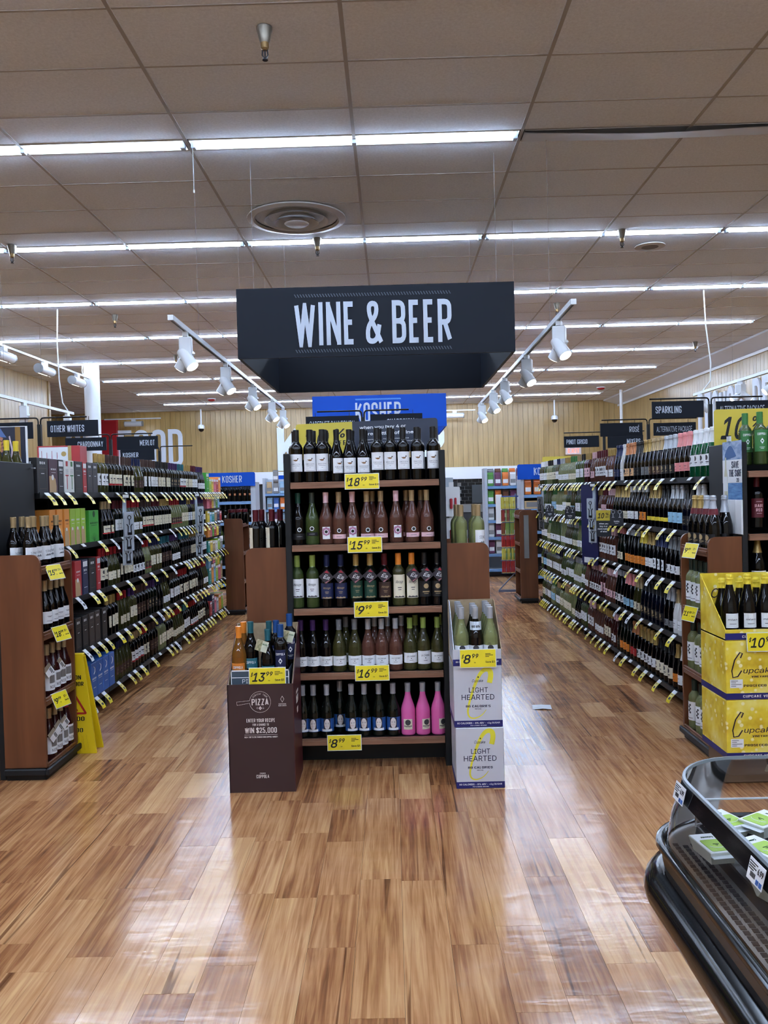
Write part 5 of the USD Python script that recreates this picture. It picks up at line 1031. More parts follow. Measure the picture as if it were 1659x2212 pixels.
def yellow_print(p, x0, y, z, sc=1.0):
    g = G()
    pts = [(.075, .215), (.085, .238), (.072, .243), (.045, .205), (.03, .15), (.035, .115), (.06, .12), (.08, .15)]
    g.tube([(x0+a, y-.0003, z+b) for a, b in pts], .0035, 5)
    g.add(text('upcake', .026, .16, False, .0008, .25, 'l'), (x0+.09, y, z+.150), FX, FZ); g.add(text('VINEYARDS', .010, .10, True, .0008, 0, 'l'), (x0+.13, y, z+.118), FX, FZ); g.add(text('PROSECCO', .012, .115, True, .0008, 0, 'l'), (x0+.09, y, z+.072), FX, FZ)
    obj('print', g, mat('plum_ink', (44, 22, 40), .5), p)
def yellow_case(p):
    w, d, h = .40, .34, .306
    obj('carton', G().box(0, w, 0, d, 0, h-.002, .003), BOKEH, p); obj('band', G().box(-.0008, w+.0008, -.0008, d, .002, .034), NAV, p)
    obj('band_print', G().add(text('CUPCAKE VINEYARDS', .013, .22, True, .0008, 0, 'l'), (.085, -.0008, .018), FX, FZ), mat('cream_print'), p); yellow_print(p, 0, 0, 0)
    g = G().box(.02, .085, -.001, 0, .062, .105); obj('sticker', g, WHITEP, p); g = G()
    for k in range(4): g.box(.025, (.06, .05, .078, .05)[k], -.0018, -.001, .096-.009*k, .099-.009*k)
    obj('sticker_print', g, GREYINK, p)
place('ycase', yellow_case, 'wine_case', 'lower yellow bubble print wine case at right', 'box', (1.684, 4.25, .165))
place('ycase', None, 'wine_case', 'upper yellow bubble print wine case at right, under the open tray', 'box', (1.684, 4.25, .471))
tag(obj('stand', G().box(1.71, 2.1, 4.36, 4.58, 0, .164, .01), mat('brown_grey_base', (116, 94, 72), .6)), 'low brown base under the yellow wine cases', 'stand')
def yellow_tray(p):
    w, d = .40, .34
    obj('front_flap', G().box(0, w, 0, .004, 0, .055), BOKEH, p); obj('band', G().box(-.0008, w+.0008, -.0008, .002, .002, .036), NAV, p); obj('tray_bottom', G().box(0, w, .004, d, 0, .006), CARD, p)
    pr = Polygon([(.004, 0), (d, 0), (d, .31), (.004, .055)])
    obj('side_flap', G().prism(pr, .004, (0, 0, 0), (0, 1, 0), FZ), BOKEH, p); obj('side_flap', G().prism(pr, .004, (w-.004, 0, 0), (0, 1, 0), FZ), BOKEH, p); obj('back_flap', G().box(0, w, d-.004, d, 0, .31), BOKEH, p)
    obj('back_print', G().add(text('Cupcake', .05, .26, False, .001, .25), (.19, d-.004, .20), FX, FZ).add(text('VINEYARDS', .012, .12, True, .001), (.21, d-.004, .15), FX, FZ), mat('plum_ink'), p)
    obj('band_print', G().add(text('CUPCAKE VINEYARDS', .013, .22, True, .0008, 0, 'l'), (.085, -.0008, .018), FX, FZ), mat('cream_print'), p)
place('ytray', yellow_tray, 'wine_tray', 'open yellow bubble print tray on top of the right case stack', 'box', (1.684, 4.25, .777))
for i, (x, y) in enumerate([(1.752, 4.36), (1.845, 4.36), (1.935, 4.36), (2.025, 4.36), (1.752, 4.46), (1.845, 4.46), (1.935, 4.46)]):
    put_bottle(('D', 'dark', 'yellow', 'white', 'script', (.045, .12), .8), (x, y, .783-.03*(y > 4.4)), 0, f'yellow foil sparkling bottle in the open yellow tray, {nth(i+1 if i < 4 else i-3)} from left, {"front" if i < 4 else "rear"} row', 'yellow foil sparkling wines in the open tray')
card('y10', ('10', '99', '$3', .20, .09), 'yellow $10.99 card on the open yellow tray at right', (1.89, 4.236, .768), 0, -5)
tag(obj('floor_paper', G().raw([(.967, 5.918, .0012), (1.104, 5.905, .003), (1.118, 6.035, .0015), (.985, 6.04, .004), (1.04, 5.91, .0085), (1.05, 6.04, .0045)], [[0, 4, 5, 3], [4, 1, 2, 5]]), WHITEP), 'white scrap of paper lying on the floor in the right aisle', 'paper')

# ------------------------------------------------------------------ wet floor sign
def build_wet():
    t = thing('wet_floor_sign', 'yellow folding wet floor sign standing beside the left wing shelf', 'floor sign', (-2.02, 5.20, 0)); m = mat('safety_yellow', (230, 198, 20), .4)
    H = .60
    for s in (-1, 1):
        P = []
        for x, z in ((-.155, 0), (.148, 0), (.065, H), (-.072, H)): P.append((x, s*(.055-z/H*.042), z))
        g = quad_panel(G(), P if s < 0 else P[::-1], .012); obj('leaf', g, m, t)
    obj('hinge', G().box(-.07, .063, -.02, .02, H-.01, H+.015, .004), m, t)
    n = np.array([0, -1, 0]); up = np.array([0, .042/H, 1]); up /= np.linalg.norm(up)
    def on(x, z): return (x, -.055+z/H*.042-.013, z)
    g = G()
    for s, z, h, wd in (('CAUTION', .47, .026, .13), ('WET FLOOR', .43, .026, .16), ('CUIDADO', .215, .026, .17), ('PISO', .18, .024, .08), ('MOJADO', .145, .026, .15)): g.add(text(s, h, wd, True, .001), on(-.01, z), FX, up)
    obj('print', g, INK, t)
    tr = Polygon([(-.09, -.06), (.09, -.06), (0, .09)]).buffer(.008); g = G(); g.prism(tr.difference(tr.buffer(-.012)), .001, on(-.01, .31), FX, up); g.prism(union_all([Point(-.01, .02).buffer(.012), Polygon([(-.02, .01), (.03, -.02), (.045, -.045), (.035, -.05), (.01, -.03), (-.03, -.045), (-.04, -.04), (-.01, -.02)])]), .001, on(-.01, .31), FX, up)
    obj('triangle_print', g, mat('warning_red', (176, 36, 30), .5), t)
    g = G()
    for k in range(9): a = -.11+.026*k; quad_panel(g, [on(a, .02), on(a+.006, .02), on(a*.8+.006, .115), on(a*.8, .115)], .004)
    obj('ribs', g, m, t)
build_wet()

# ------------------------------------------------------------------ promotional boards and category signs
NVY = mat('navy_board', (44, 50, 66), .45); MUST = mat('mustard_board', (204, 182, 62), .45)
def promo(name, label, x0, xs, x1, y, z0, z1, rot=0.0, words=True, sc=1.0):
    t = thing(name, label, 'sign', ((x0+xs)/2, y, z0)); c, s = math.cos(rot), math.sin(rot); R, U = (c, 0, s), (-s, 0, c); h = z1-z0; o = (x0+xs)/2
    P = rrect(x0-o, xs-o, 0, h, .018, corners=(0, 0, 1, 0)); obj('yellow_board', G().prism(P, .005, (0, .005, 0), R, U), MUST, t)
    P = rrect(xs-o, x1-o, 0, h, .018, corners=(0, 1, 0, 0)); obj('navy_board', G().prism(P, .005, (0, .005, 0), R, U), NVY, t)
    loc = lambda x, z, y=0: (x*c-z*s, y, x*s+z*c)
    W = xs-x0; g = G()
    g.add(text('10', h*.56, W*.42, True, .001, .22), loc(-W*.14, h*.50), R, U); g.add(text('%', h*.26, W*.20, True, .001, .2), loc(W*.27, h*.66), R, U); g.add(text('OFF', h*.15, W*.20, True, .001), loc(W*.27, h*.36), R, U); obj('discount_print', g, INK, t)
    g = G(); nx = xs-o
    if words:
        for s_, z, hh, wd in (('when you buy 4 or', .80, .085, .285), ('more bottles of wine', .60, .085, .33)): g.add(text(s_, h*hh*1.1, wd*sc, True, .001, 0, 'l'), loc(nx+.045, h*z), R, U)
        for k, wd in enumerate((.30, .33)): g.add(text('Offer applies to (4) 750 mL bottles of wine only.'[:44] if k == 0 else 'All purchased in a single transaction.', h*.035, wd, False, .001, 0, 'l'), loc(nx+.045, h*(.42-.09*k)), R, U)
    obj('board_print', g, WHITEP, t)
    g = G().box(-.01, .01, -.004, .02, -.06, .02).box(x1-o-.06, x1-o-.04, -.004, .02, -.06, .02); obj('clip', g, mat('clear_clip', (206, 212, 214), .3), t)
promo('promo_sign', 'yellow and navy 10% off board behind the bottles on top of the central display', -.575, -.226, .30, 5.15, 1.815, 2.012, .022)
promo('promo_sign', 'yellow and navy 10% off board at the right edge, above the surf poster', 1.985, 2.33, 2.9, 5.13, 1.80, 2.03, 0.0)
promo('promo_sign', 'small distant 10% off board at the far end of the right aisle', 2.17, 2.58, 3.1, 11.95, 1.76, 2.02, 0.0)
obj('post', G().box(-.03, .03, .006, .02, -1.76, .05), BLACK, stage.GetPrimAtPath('/World/promo_sign_002'))
def cat_sign(name, label, x0, x1, y, ztop, h, word, align='l', wfrac=.68):
    t = thing(name, label, 'sign', ((x0+x1)/2, y, ztop-h)); w = x1-x0
    obj('board', G().box(-w/2, w/2, -.004, .004, 0, h), SIGN, t)
    if word:
        x = -w/2+w*.07 if align == 'l' else w/2-w*.08
        obj('lettering', G().add(text(word, h*.42, w*wfrac, False if len(word) > 12 else True, .0015, 0, align), (x, -.004, h*.5), FX, FZ), SIGNTXT, t)
    g = G()
    for f in (-.32, .32): g.cyl((f*w, 0, h), (f*w, 0, h+.028), .0022, n=5)
    obj('hooks', g, BLACK, t)
def t_pole(label, x, y, zb, zt, arm_l, arm_r):
    t = thing('sign_pole', label, 'sign pole', (x, y, 0)); r = .0075
    for s, a in ((-1, arm_l), (1, arm_r)):
        if a: obj('arm', G().tube([(s*.009, 0, zb), (s*.009, 0, zt-.03), (s*.012, 0, zt-.012), (s*.022, 0, zt-.002), (s*.04, 0, zt), (s*a, 0, zt)], r*.8, 8), BLACK, t, smooth=40)
    obj('post', G().box(-.014, .014, -.012, .012, zb, zt-.05), BLACK, t)
XL, XR = -2.65, 2.455
for y, n, aL, aR, zt in ((6.31, 'nearest', .36, .36, 2.205), (7.91, 'second', .30, .40, 2.19), (9.58, 'farthest', .45, .38, 2.165)):
    t_pole(f'{n} black sign pole on the left aisle run', XL, y, 1.70, zt, aL, aR)
cat_sign('category_sign', 'blank black category sign at the left edge of the picture', -3.02, -2.70, 6.31, 2.175, .125, '')
cat_sign('category_sign', 'black sign reading OTHER WHITES over the left aisle run', -2.592, -2.205, 6.31, 2.18, .122, 'OTHER WHITES', 'l', .66)
cat_sign('category_sign', 'black sign reading CHARDONNAY over the left aisle run', -3.08, -2.69, 7.91, 2.165, .125, 'CHARDONNAY', 'r', .62)
cat_sign('category_sign', 'black sign reading MERLOT over the left aisle run', -2.59, -2.20, 7.91, 2.165, .125, 'MERLOT', 'r', .36)
cat_sign('category_sign', 'black sign reading KOSHER over the left aisle run', -3.10, -2.71, 9.58, 2.14, .128, 'KOSHER', 'l', .46)
for y, n, aL, aR, zt in ((6.42, 'nearest', .46, .40, 2.235), (7.96, 'second', .44, .46, 2.205), (9.60, 'farthest', .46, .46, 2.20)):
    t_pole(f'{n} black sign pole on the right aisle run', XR, y, 1.70, zt, aL, aR)
cat_sign('category_sign', 'black sign reading SPARKLING over the right aisle run', 2.01, 2.405, 6.42, 2.215, .128, 'SPARKLING', 'l', .50)
cat_sign('category_sign', 'black sign reading ALTERNATIVE PACKAGE at the right edge, behind the 10% board', 2.50, 2.895, 6.42, 2.205, .128, 'ALTERNATIVE PACKAGE', 'l', .86)
cat_sign('category_sign', 'black sign reading ROSÉ over the right aisle run', 2.00, 2.40, 7.96, 2.175, .126, 'ROSÉ', 'r', .23)
cat_sign('category_sign', 'black sign reading ALTERNATIVE PACKAGE under the sparkling sign', 2.505, 2.905, 7.96, 2.165, .120, 'ALTERNATIVE PACKAGE', 'l', .84)
cat_sign('category_sign', 'black sign reading PINOT GRIGIO over the right aisle run', 1.995, 2.395, 9.60, 2.16, .13, 'PINOT GRIGIO', 'l', .60)
cat_sign('category_sign', 'black sign reading MIXERS below the rosé sign', 2.495, 2.90, 9.60, 2.155, .14, 'MIXERS', 'r', .38)
t_pole('black sign pole behind the central display', -.195, 6.2, 1.70, 2.185, .34, .34)
cat_sign('category_sign', 'black sign reading CABERNET SAUVIGNON behind the central display', -.62, -.225, 6.2, 2.15, .125, 'CABERNET SAUVIGNON', 'l', .84)
cat_sign('category_sign', 'black sign reading CHARDONNAY behind the central display', -.14, .245, 6.2, 2.155, .125, 'CHARDONNAY', 'r', .60)

# ------------------------------------------------------------------ posters, clip strips, hang tags
def build_surf():
    t = thing('surf_poster', 'blue and white poster reading SAVE THE SURF on the right end display side', 'poster', (1.978, 4.85, 1.285)); R = (0, -1, 0)
    w, h = .135, .535; X = 0
    def B(nm, a, b, c, e, m, k): obj(nm, G().prism(sbox(a, c, b, e), .002+.0006*k, (X, 0, 0), R, FZ), m, t)
    B('sheet', -w, w, .0, h, WHITEP, 0)
    B('wave_picture', -w, w, h*.80, h, grain('wave_blue', (60, 110, 170), (196, 214, 232), (30, 14, 34), .5), 1)
    B('water_picture', -w*.45, w, h*.37, h*.55, grain('water_blue', (36, 92, 156), (110, 160, 204), (30, 14, 60), .5), 1)
    B('white_panel', -w, w, h*.55, h*.80, WHITEP, 2)
    cr = Polygon([(-.10, h*.80)]+[(-.10+.02*i, h*.86+.05*math.sin(i*.42)) for i in range(9)]+[(.05, h*.83)]); obj('wave_crest', G().prism(cr.buffer(0), .0034, (X, 0, 0), R, FZ), mat('deep_wave', (52, 96, 150), .5), t)
    bt = Polygon([(-.112, h*.36), (-.112, h*.62), (-.104, h*.68), (-.096, h*.71), (-.096, h*.83), (-.080, h*.83), (-.080, h*.71), (-.072, h*.68), (-.064, h*.62), (-.064, h*.36)]); obj('bottle_picture', G().prism(bt, .004, (X, 0, 0), R, FZ), mat('pale_bottle_print', (206, 204, 178), .5), t)
    obj('bottle_label_picture', G().prism(sbox(-.111, h*.46, -.066, h*.62), .0044, (X, 0, 0), R, FZ), WHITEP, t)
    g = G()
    for s_, z, wd in (('SAVE', .745, .095), ('THE SURF', .655, .165)): g.add(text(s_, h*.075, wd, True, .001), (X-.0036, -.045, h*z), R, FZ)
    g.add(text('20', h*.04, .03, True, .001), (X-.0036, -.08, h*.58), R, FZ); obj('print', g, mat('navy_print'), t)
    for k, a in enumerate((-.13, -.042, .046)): obj('tear_sheet', G().prism(sbox(a, .003, a+.082, h*.365), .005, (X-.001*k, 0, 0), R, FZ), WHITEP, t)
    obj('hook', G().box(-.012, .0, .01, .05, h, h+.03), mat('clear_clip'), t)
build_surf()
def build_wine_poster():
    t = thing('wine_poster', 'dark poster of a hand with a glass at the left edge, gold stripe', 'poster', (-2.62, 5.17, 1.80)); w, h = .37, .245
    obj('board', G().box(-w, w, 0, .006, 0, h), WHITEP, t); obj('night_picture', G().box(-w, w-.012, -.001, 0, 0, h-.004), mat('dusk_blue_print', (26, 32, 52), .5), t)
    obj('gold_stripe', G().box(w-.075, w-.042, -.0018, -.001, 0, h-.004), mat('gold_print', (140, 104, 44), .5), t)
    obj('sky_picture', G().prism(Polygon([(w-.34, h-.005), (w-.17, h-.005), (w-.13, h*.72), (w-.34, h*.8)]), .0006, (0, -.0012, 0)), mat('slate_sky_print', (78, 106, 160), .5), t)
    g = G()
    for k in range(4): g.prism(Polygon([(w-.30, h*(.74-.10*k)), (w-.20, h*(.78-.10*k)), (w-.155, h*(.70-.09*k)), (w-.16, h*(.63-.09*k)), (w-.22, h*(.68-.1*k)), (w-.30, h*(.66-.1*k))]).buffer(.004), .001, (0, -.0014, 0))
    obj('hand_picture', g, mat('skin_print', (176, 116, 92), .6), t)
    g = G().prism(Polygon([(w-.115, h*.74), (w-.108, h*.76), (w-.09, h*.4), (w-.095, h*.16), (w-.082, h*.12), (w-.12, h*.12), (w-.104, h*.18), (w-.101, h*.4)]), .001, (0, -.0014, 0)); obj('glass_picture', g, mat('pale_pink_print', (200, 180, 190), .5), t)
    obj('clip', G().box(w-.07, w-.04, -.03, -.002, -.02, .03), WHITE, t); obj('clip_arm', G().box(w-.05, w+.05, -.03, -.01, -.022, -.014), GREYM, t)
build_wine_poster()
def clip_strip(lit, n, col):
    def build(p):
        obj('strip', G().box(-.02, .02, -.003, 0, -.44, .0, .001), mat('clear_strip', (178, 190, 200), .25), p); obj('holder', G().box(-.045, .045, -.02, 0, -.01, .025), BLACK, p); obj('holder_label', G().box(-.03, .03, -.0215, -.02, -.005, .02), WHITEP, p)
        for k in range(n):
            z = -.12-.115*k; y = -.012-.012*(n-k)
            cd = obj('blister_card', G().prism(rrect(-.05, .05, z-.20, z, .008), .004, ((.0, .006, -.004, .004)[k % 4], y, 0)), mat('blister_'+col, (176, 184, 192) if col == 'grey' else (92, 94, 98), .35), p)
            if k == n-1 or True:
                g = G().tube([(.016*math.cos(a), y-.008, z-.045+.016*math.sin(a)) for a in np.linspace(0, 2*PI, 13)], .003, 6).cyl((0, y-.008, z-.06), (0, y-.008, z-.105), .003, n=6)
                g.tube([(-.028, y-.008, z-.10), (-.014, y-.008, z-.115), (-.016, y-.008, z-.15), (-.018, y-.008, z-.17)], .004, 6).tube([(.028, y-.008, z-.10), (.014, y-.008, z-.115), (.016, y-.008, z-.15), (.018, y-.008, z-.17)], .004, 6).box(-.02, .02, y-.012, y-.004, z-.185, z-.165)
                obj('corkscrew', g, mat('dark_tool', (40, 40, 44), .35, .5), p)
    return build
place('clip1', clip_strip(0, 3, 'grey'), 'clip_strip', 'clear merchandising strip of corkscrew cards on the left aisle, nearest', 'hanging strip', (-2.165, 6.74, 1.59), 58)
place('clip2', clip_strip(0, 4, 'grey'), 'clip_strip', 'clear merchandising strip of small cards farther along the left aisle', 'hanging strip', (-2.165, 9.22, 1.59), 58)
place('clip1', None, 'clip_strip', 'clear merchandising strip with a bottle stopper card on the right aisle', 'hanging strip', (1.965, 8.10, 1.585), -58)
place('clip3', clip_strip(0, 3, 'dark'), 'clip_strip', 'strip of grey gift bags at the far end of the right aisle', 'hanging strip', (1.965, 10.85, 1.585), -58)
def navy_bag(p):
    obj('board', G().prism(rrect(-.14, .14, 0, .80, .03), .012), mat('navy_cardboard', (24, 28, 78), .45), p); obj('sticker', G().box(-.10, .07, -.0135, -.012, .02, .075), WHITEP, p)
    obj('logo', G().tube([(.018*math.cos(a)+.04, -.013, .24+.028*math.sin(a)) for a in np.linspace(.6, 2*PI, 14)], .004, 6), GREYM, p); g = G()
    for k in range(8): g.box(.01+.007*k, .013+.007*k, -.0142, -.0135, .03, .065)
    obj('sticker_print', g, INK, p)
place('navyb', navy_bag, 'display_board', 'tall navy blue cardboard display board on the right aisle shelves', 'display board', (1.97, 8.30, .80), -70)
def hang_tag(kind):
    def build(p):
        P = union_all([rrect(-.06, .06, 0, .10, .006), Point(-.02, .11).buffer(.035), Point(.03, .11).buffer(.03)]) if kind != 'ten' else rrect(-.07, .07, 0, .24, .008)
        obj('card', G().prism(P, .002), mat('charcoal_tag', (46, 48, 54), .45), p); g = G()
        if kind == 'ten':
            obj('yellow_half', G().prism(rrect(-.07, .07, .145, .24, .008, corners=(0, 1, 1, 0)), .003), MUST, p); obj('discount_print', G().add(text('10', .045, .06, True, .001, .2), (-.022, -.003, .19), FX, FZ).add(text('%', .022, .03, True, .001, .2), (.036, -.003, .205), FX, FZ).add(text('OFF', .012, .03, True, .001), (.036, -.003, .178), FX, FZ), INK, p)
            for k, s_ in enumerate(('when you', 'buy 4 or', 'more bottles', 'of wine')): g.add(text(s_, .014, None, True, .001), (0, -.002, .118-.024*k), FX, FZ)
        else:
            for s_, x in ((-1, -.03), (1, .03)):
                gl = union_all([Point(x, .12).buffer(.016), sbox(x-.002, .075, x+.002, .11), sbox(x-.012, .072, x+.012, .076)]); g.prism(gl.difference(gl.buffer(-.002)), .001, (0, -.002, 0))
            g.add(text('Sparkling', .010, .05, True, .001), (0, -.002, .04), FX, FZ); g.box(-.015, .015, -.003, -.002, .022, .025)
        obj('print', g, WHITEP, p)
    return build
place('ten', hang_tag('ten'), 'hang_tag', 'small yellow and charcoal 10% off hang tag on the right aisle shelves', 'hang tag', (1.93, 7.62, 1.12), -38)
for lab, y, z in (('nearest, beside the 10% tag', 7.18, 1.235), ('in the middle of the right aisle', 9.05, 1.23), ('near the far end of the right aisle', 10.2, 1.22)):
    place('hglass', hang_tag('glass'), 'hang_tag', f'charcoal wine glass shaped hang tag, {lab}', 'hang tag', (1.93, y, z), -38)

# ------------------------------------------------------------------ the far department behind the aisles
GOND = mat('grey_white_upright', (176, 186, 198), .4); RAILB = mat('pale_blue_rail', (110, 150, 196), .4); DKS = mat('dark_bay', (22, 24, 28), .6)
def far_bay(label, x0, x1, y, zs, head, htop, hlabel=None, side='r', dark=True, pf=True):
    t = thing('shelf_bay', label, 'store shelving', ((x0+x1)/2, y, 0)); w = (x1-x0)/2
    obj('back_panel', G().box(-w, w, .40, .43, 0, zs[0]+.3), DKS if dark else GOND, t); obj('upright', G().box(-w-.05, -w, 0, .43, 0, zs[0]+.32), GOND, t); obj('upright', G().box(w, w+.08, 0, .43, 0, zs[0]+.32), GOND, t)
    for z in zs: obj('shelf', G().box(-w, w, 0, .40, z-.03, z), GOND if not dark else DKS, t); obj('price_rail', G().box(-w, w, -.012, 0, z-.05, z), RAILB, t)
    return t
def head_board(label, x0, x1, y, z0, z1, tx, tw):
    t = thing('header_sign', label, 'sign', ((x0+x1)/2, y, z0)); w, h = (x1-x0)/2, z1-z0
    obj('board', G().prism(rrect(-w, w, 0, h, .03, corners=(0, 1, 1, 0)), .02), BLUE, t); obj('lettering', G().add(text('KOSHER', h*.5, tw, True, .003), (tx-(x0+x1)/2, -.02, h*.52), FX, FZ), SIGNTXT, t)
far_bay('dark shelf bay of wine under the left blue header sign', -2.95, -2.36, 14.0, [1.48, 1.13, .76, .40, .10], 0, 0)
head_board('blue header sign reading KOSHER at the far end of the left aisle', -3.15, -2.275, 13.98, 1.735, 1.965, -2.66, .33)
for i in range(7):
    put_bottle(('B', 'dark', 'black', 'copper', 'lines', (.10, .135), .45), (-2.89+.085*i, 14.07, 1.48), 0, f'dark bottle with small copper label under the left blue header, {nth(i+1)} from left', 'dark wines under the left blue header')
    put_bottle(('B', 'dark', 'black', 'silver', 'lines', (.08, .12), .45), (-2.89+.085*i, 14.07, 1.13), 0, f'dark bottle with small silver label under the left blue header, {nth(i+1)} from left', 'dark wines on the second shelf under the left header')
    put_bottle(('B', 'green', 'darkgreen', 'white', 'lines'), (-2.89+.085*i, 14.07, .76), 0, f'green white labelled bottle on the third shelf under the left header, {nth(i+1)} from left', 'green wines on the third shelf under the left header')
def jar(p):
    obj('glass_body', G().lathe([(0, 0), (.05, 0), (.055, .01), (.055, .14), (.04, .165), (.04, .175), (0, .175)], 16), glass('dark'), p, smooth=40); obj('lid', G().lathe([(.046, .165), (.047, .20), (.044, .205), (0, .205)], 16), capm('burgundy'), p, smooth=40)
for i in range(3): place('jar', jar, 'jar', f'dark jar with burgundy lid on the far left wing, {["nearest", "middle", "farthest"][i]}', 'jar', (-2.13+.065*i, 11.08+.11*i, 1.19), 0, 'burgundy lidded jars')
far_bay('white shelf bay of packets behind the left blue header sign', -2.6, -1.6, 17.2, [1.60, 1.27, .95, .60, .25], 0, 0, dark=False)
head_board('small blue header sign reading KOSHER beyond the packet shelves', -2.42, -1.7, 17.64, 1.79, 1.98, -1.98, .30)
pkc = {'tan': (188, 160, 120), 'white': (224, 226, 226), 'red': (172, 46, 50), 'green': (88, 150, 66), 'yellow': (222, 196, 74), 'brown': (110, 70, 48), 'blue': (60, 104, 176), 'plum': (110, 60, 90), 'orange': (222, 122, 52), 'sky': (150, 186, 212)}
def packet(c):
    def build(p):
        obj('pouch', G().box(-.055, .055, -.03, .03, 0, .22, .012), mat('packet_'+c, pkc[c], .35), p); obj('front_panel', G().box(-.045, .045, -.0312, -.03, .05, .12), WHITEP if c not in ('white', 'sky', 'tan') else mat('packet_red'), p)
        obj('seal', G().box(-.055, .055, -.003, .003, .215, .245), mat('packet_'+c), p)
    return build
def packets(n, x0, dx, y, zs, where, cols):
    for k, z in enumerate(zs):
        cc = list(cols); random.shuffle(cc)
        for i in range(n): place(('pk', cc[i % len(cc)]), packet(cc[i % len(cc)]), 'snack_packet', f'{cc[i % len(cc)]} snack packet on {SHN[min(k, 4)]} shelf of the {where}, {nth(i+1)} from left', 'packet', (x0+dx*i, y, z), 0, f'{cc[i % len(cc)]} packets on the {SHN[min(k, 4)]} shelf of the {where}')
packets(7, -2.52, .135, 17.28, [1.60, 1.27, .95], 'white bay at left', list(pkc))
place('wb_top', packet('red'), 'snack_packet', 'red packet lying high above the white bay at left', 'packet', (-2.38, 17.25, 1.84), 0)
# right: grey white gondola of packets with stick rack, then the blue headed bay
far_bay('grey white gondola of packets in the middle of the right aisle end', 1.72, 2.42, 14.9, [1.63, 1.31, 1.02, .72, .42, .15], 0, 0, dark=False)
packets(5, 1.78, .135, 14.98, [1.63, 1.31, 1.02, .72, .42], 'gondola beyond the right aisle', ['red', 'green', 'brown', 'plum', 'orange', 'white'])
for i, c in enumerate(('red', 'brown', 'green', 'orange', 'plum')): place(('pk', c), packet(c), 'snack_packet', f'{c} packet standing behind on top of the gondola beyond the right aisle', 'packet', (1.80+.13*i, 15.1, 1.70), 8)
far_bay('blue headed shelf bay at the far end of the right aisle', 2.16, 3.2, 13.6, [1.47, 1.24, .88, .5, .15], 0, 0)
head_board('blue header sign reading KOSHER at the far end of the right aisle', 2.055, 3.1, 13.58, 1.72, 1.965, 2.49, .34)
for i in range(4):
    place(('pk', 'orange'), packet('orange'), 'snack_packet', f'orange packet on top shelf of the right blue headed bay, {nth(i+1)} from left', 'packet', (2.24+.15*i, 13.7, 1.47), 0, 'orange packets in the right blue headed bay')
    place('gbox', lambda p: (obj('carton', G().box(-.12, .12, -.06, .06, 0, .13, .003), mat('packet_tan'), p), obj('window_print', G().box(-.09, .09, -.0612, -.06, .03, .11), GREYINK, p)), 'glass_box', f'tan carton with grey picture in the right blue headed bay, {nth(i+1)} from left', 'box', (2.29+.25*i, 13.68, 1.24), 0, 'tan cartons in the right blue headed bay')
    put_bottle(('B', 'dark', 'copper', 'black', 'lines'), (2.24+.10*i, 13.67, .88), 0, f'dark copper capped wine bottle in the right blue headed bay, {nth(i+1)} from left', 'copper capped wines in the right blue headed bay')
def build_rack():
    t = thing('stick_rack', 'blue wire floor rack hung with coloured snack sticks at the right aisle end', 'display rack', (1.775, 12.75, 0)); m = mat('grey_blue_wire', (92, 100, 126), .4)
    g = G().box(-.17, .17, -.02, .02, 0, .035).cyl((-.16, 0, .03), (.10, 0, .30), .010).cyl((.12, 0, .02), (.12, 0, 1.50), .014); obj('frame', g, m, t)
    for k in range(7): obj('hook_bar', G().box(-.12, .16, -.015, .015, 1.46-.195*k-.01, 1.46-.195*k+.008), mat('cobalt_bar', (40, 70, 150), .4), t)
    obj('white_card', G().box(-.19, -.10, -.05, -.04, 1.05, 1.49), WHITEP, t)
build_rack()
stc = {'green': (120, 148, 78), 'red': (164, 40, 40), 'yellow': (206, 196, 84), 'brick': (140, 74, 52)}
def stick(c):
    def build(p): obj('wrapper', G().box(-.009, .009, -.006, .006, -.17, 0, .003), mat('stick_'+c, stc[c], .3), p); obj('end', G().box(-.010, .010, -.002, .002, -.185, -.168), mat('stick_end', (190, 176, 110), .4), p)
    return build
for k, row in enumerate(('yyyyyyyyyy', 'brbgbbgggg', 'bbbggggggg', 'rrrrrrrrrr', 'yyygyygygg', 'rrrrrrrrrr')):
    for i, ch in enumerate(row):
        c = {'y': 'yellow', 'r': 'red', 'b': 'brick', 'g': 'green'}[ch]
        place(('st', c), stick(c), 'snack_stick', f'{c} wrapped snack stick on {["top", "second", "third", "fourth", "fifth", "bottom"][k]} bar of the blue wire rack, {nth(i+1)} from left', 'snack stick', (1.67+.0225*i, 12.70+.012*((i*7) % 3), 1.45-.195*k), random.uniform(-20, 20), f'{c} sticks on the {["top", "second", "third", "fourth", "fifth", "bottom"][k]} bar of the wire rack')
# things on the back wall and the hooks beside the central display
tag(obj('notice_frame', G().box(2.42, 2.86, 25.10, 25.145, 1.16, 1.72, .01), mat('dark_glass_notice', (52, 58, 62), .25)), 'dark framed notice on the black tile of the back wall', 'frame')
tag(obj('control_panel', G().box(2.92, 3.20, 25.10, 25.15, 1.37, 1.58, .01), mat('beige_plastic', (186, 182, 160), .5)), 'beige control panel on the black tile of the back wall', 'control panel')
def blister(p):
    obj('card', G().prism(rrect(-.055, .055, -.19, 0, .008), .003), WHITEP, p); obj('blue_patch', G().box(-.05, -.036, -.0045, -.003, -.09, -.06), mat('packet_blue'), p)
    obj('red_tool', G().box(-.012, .006, -.014, -.003, -.14, -.075, .004).box(.018, .032, -.014, -.003, -.145, -.07, .004), mat('tool_red', (186, 44, 58), .35), p); obj('hang_tab', G().box(-.015, .015, -.003, 0, 0, .03), WHITEP, p)
place('blis', blister, 'blister_card', 'white blister card with red gadgets right of the central display, upper', 'hanging card', (.385, 5.35, 1.60)); place('blis', None, 'blister_card', 'white blister card with red gadgets right of the central display, lower', 'hanging card', (.383, 5.37, 1.40))
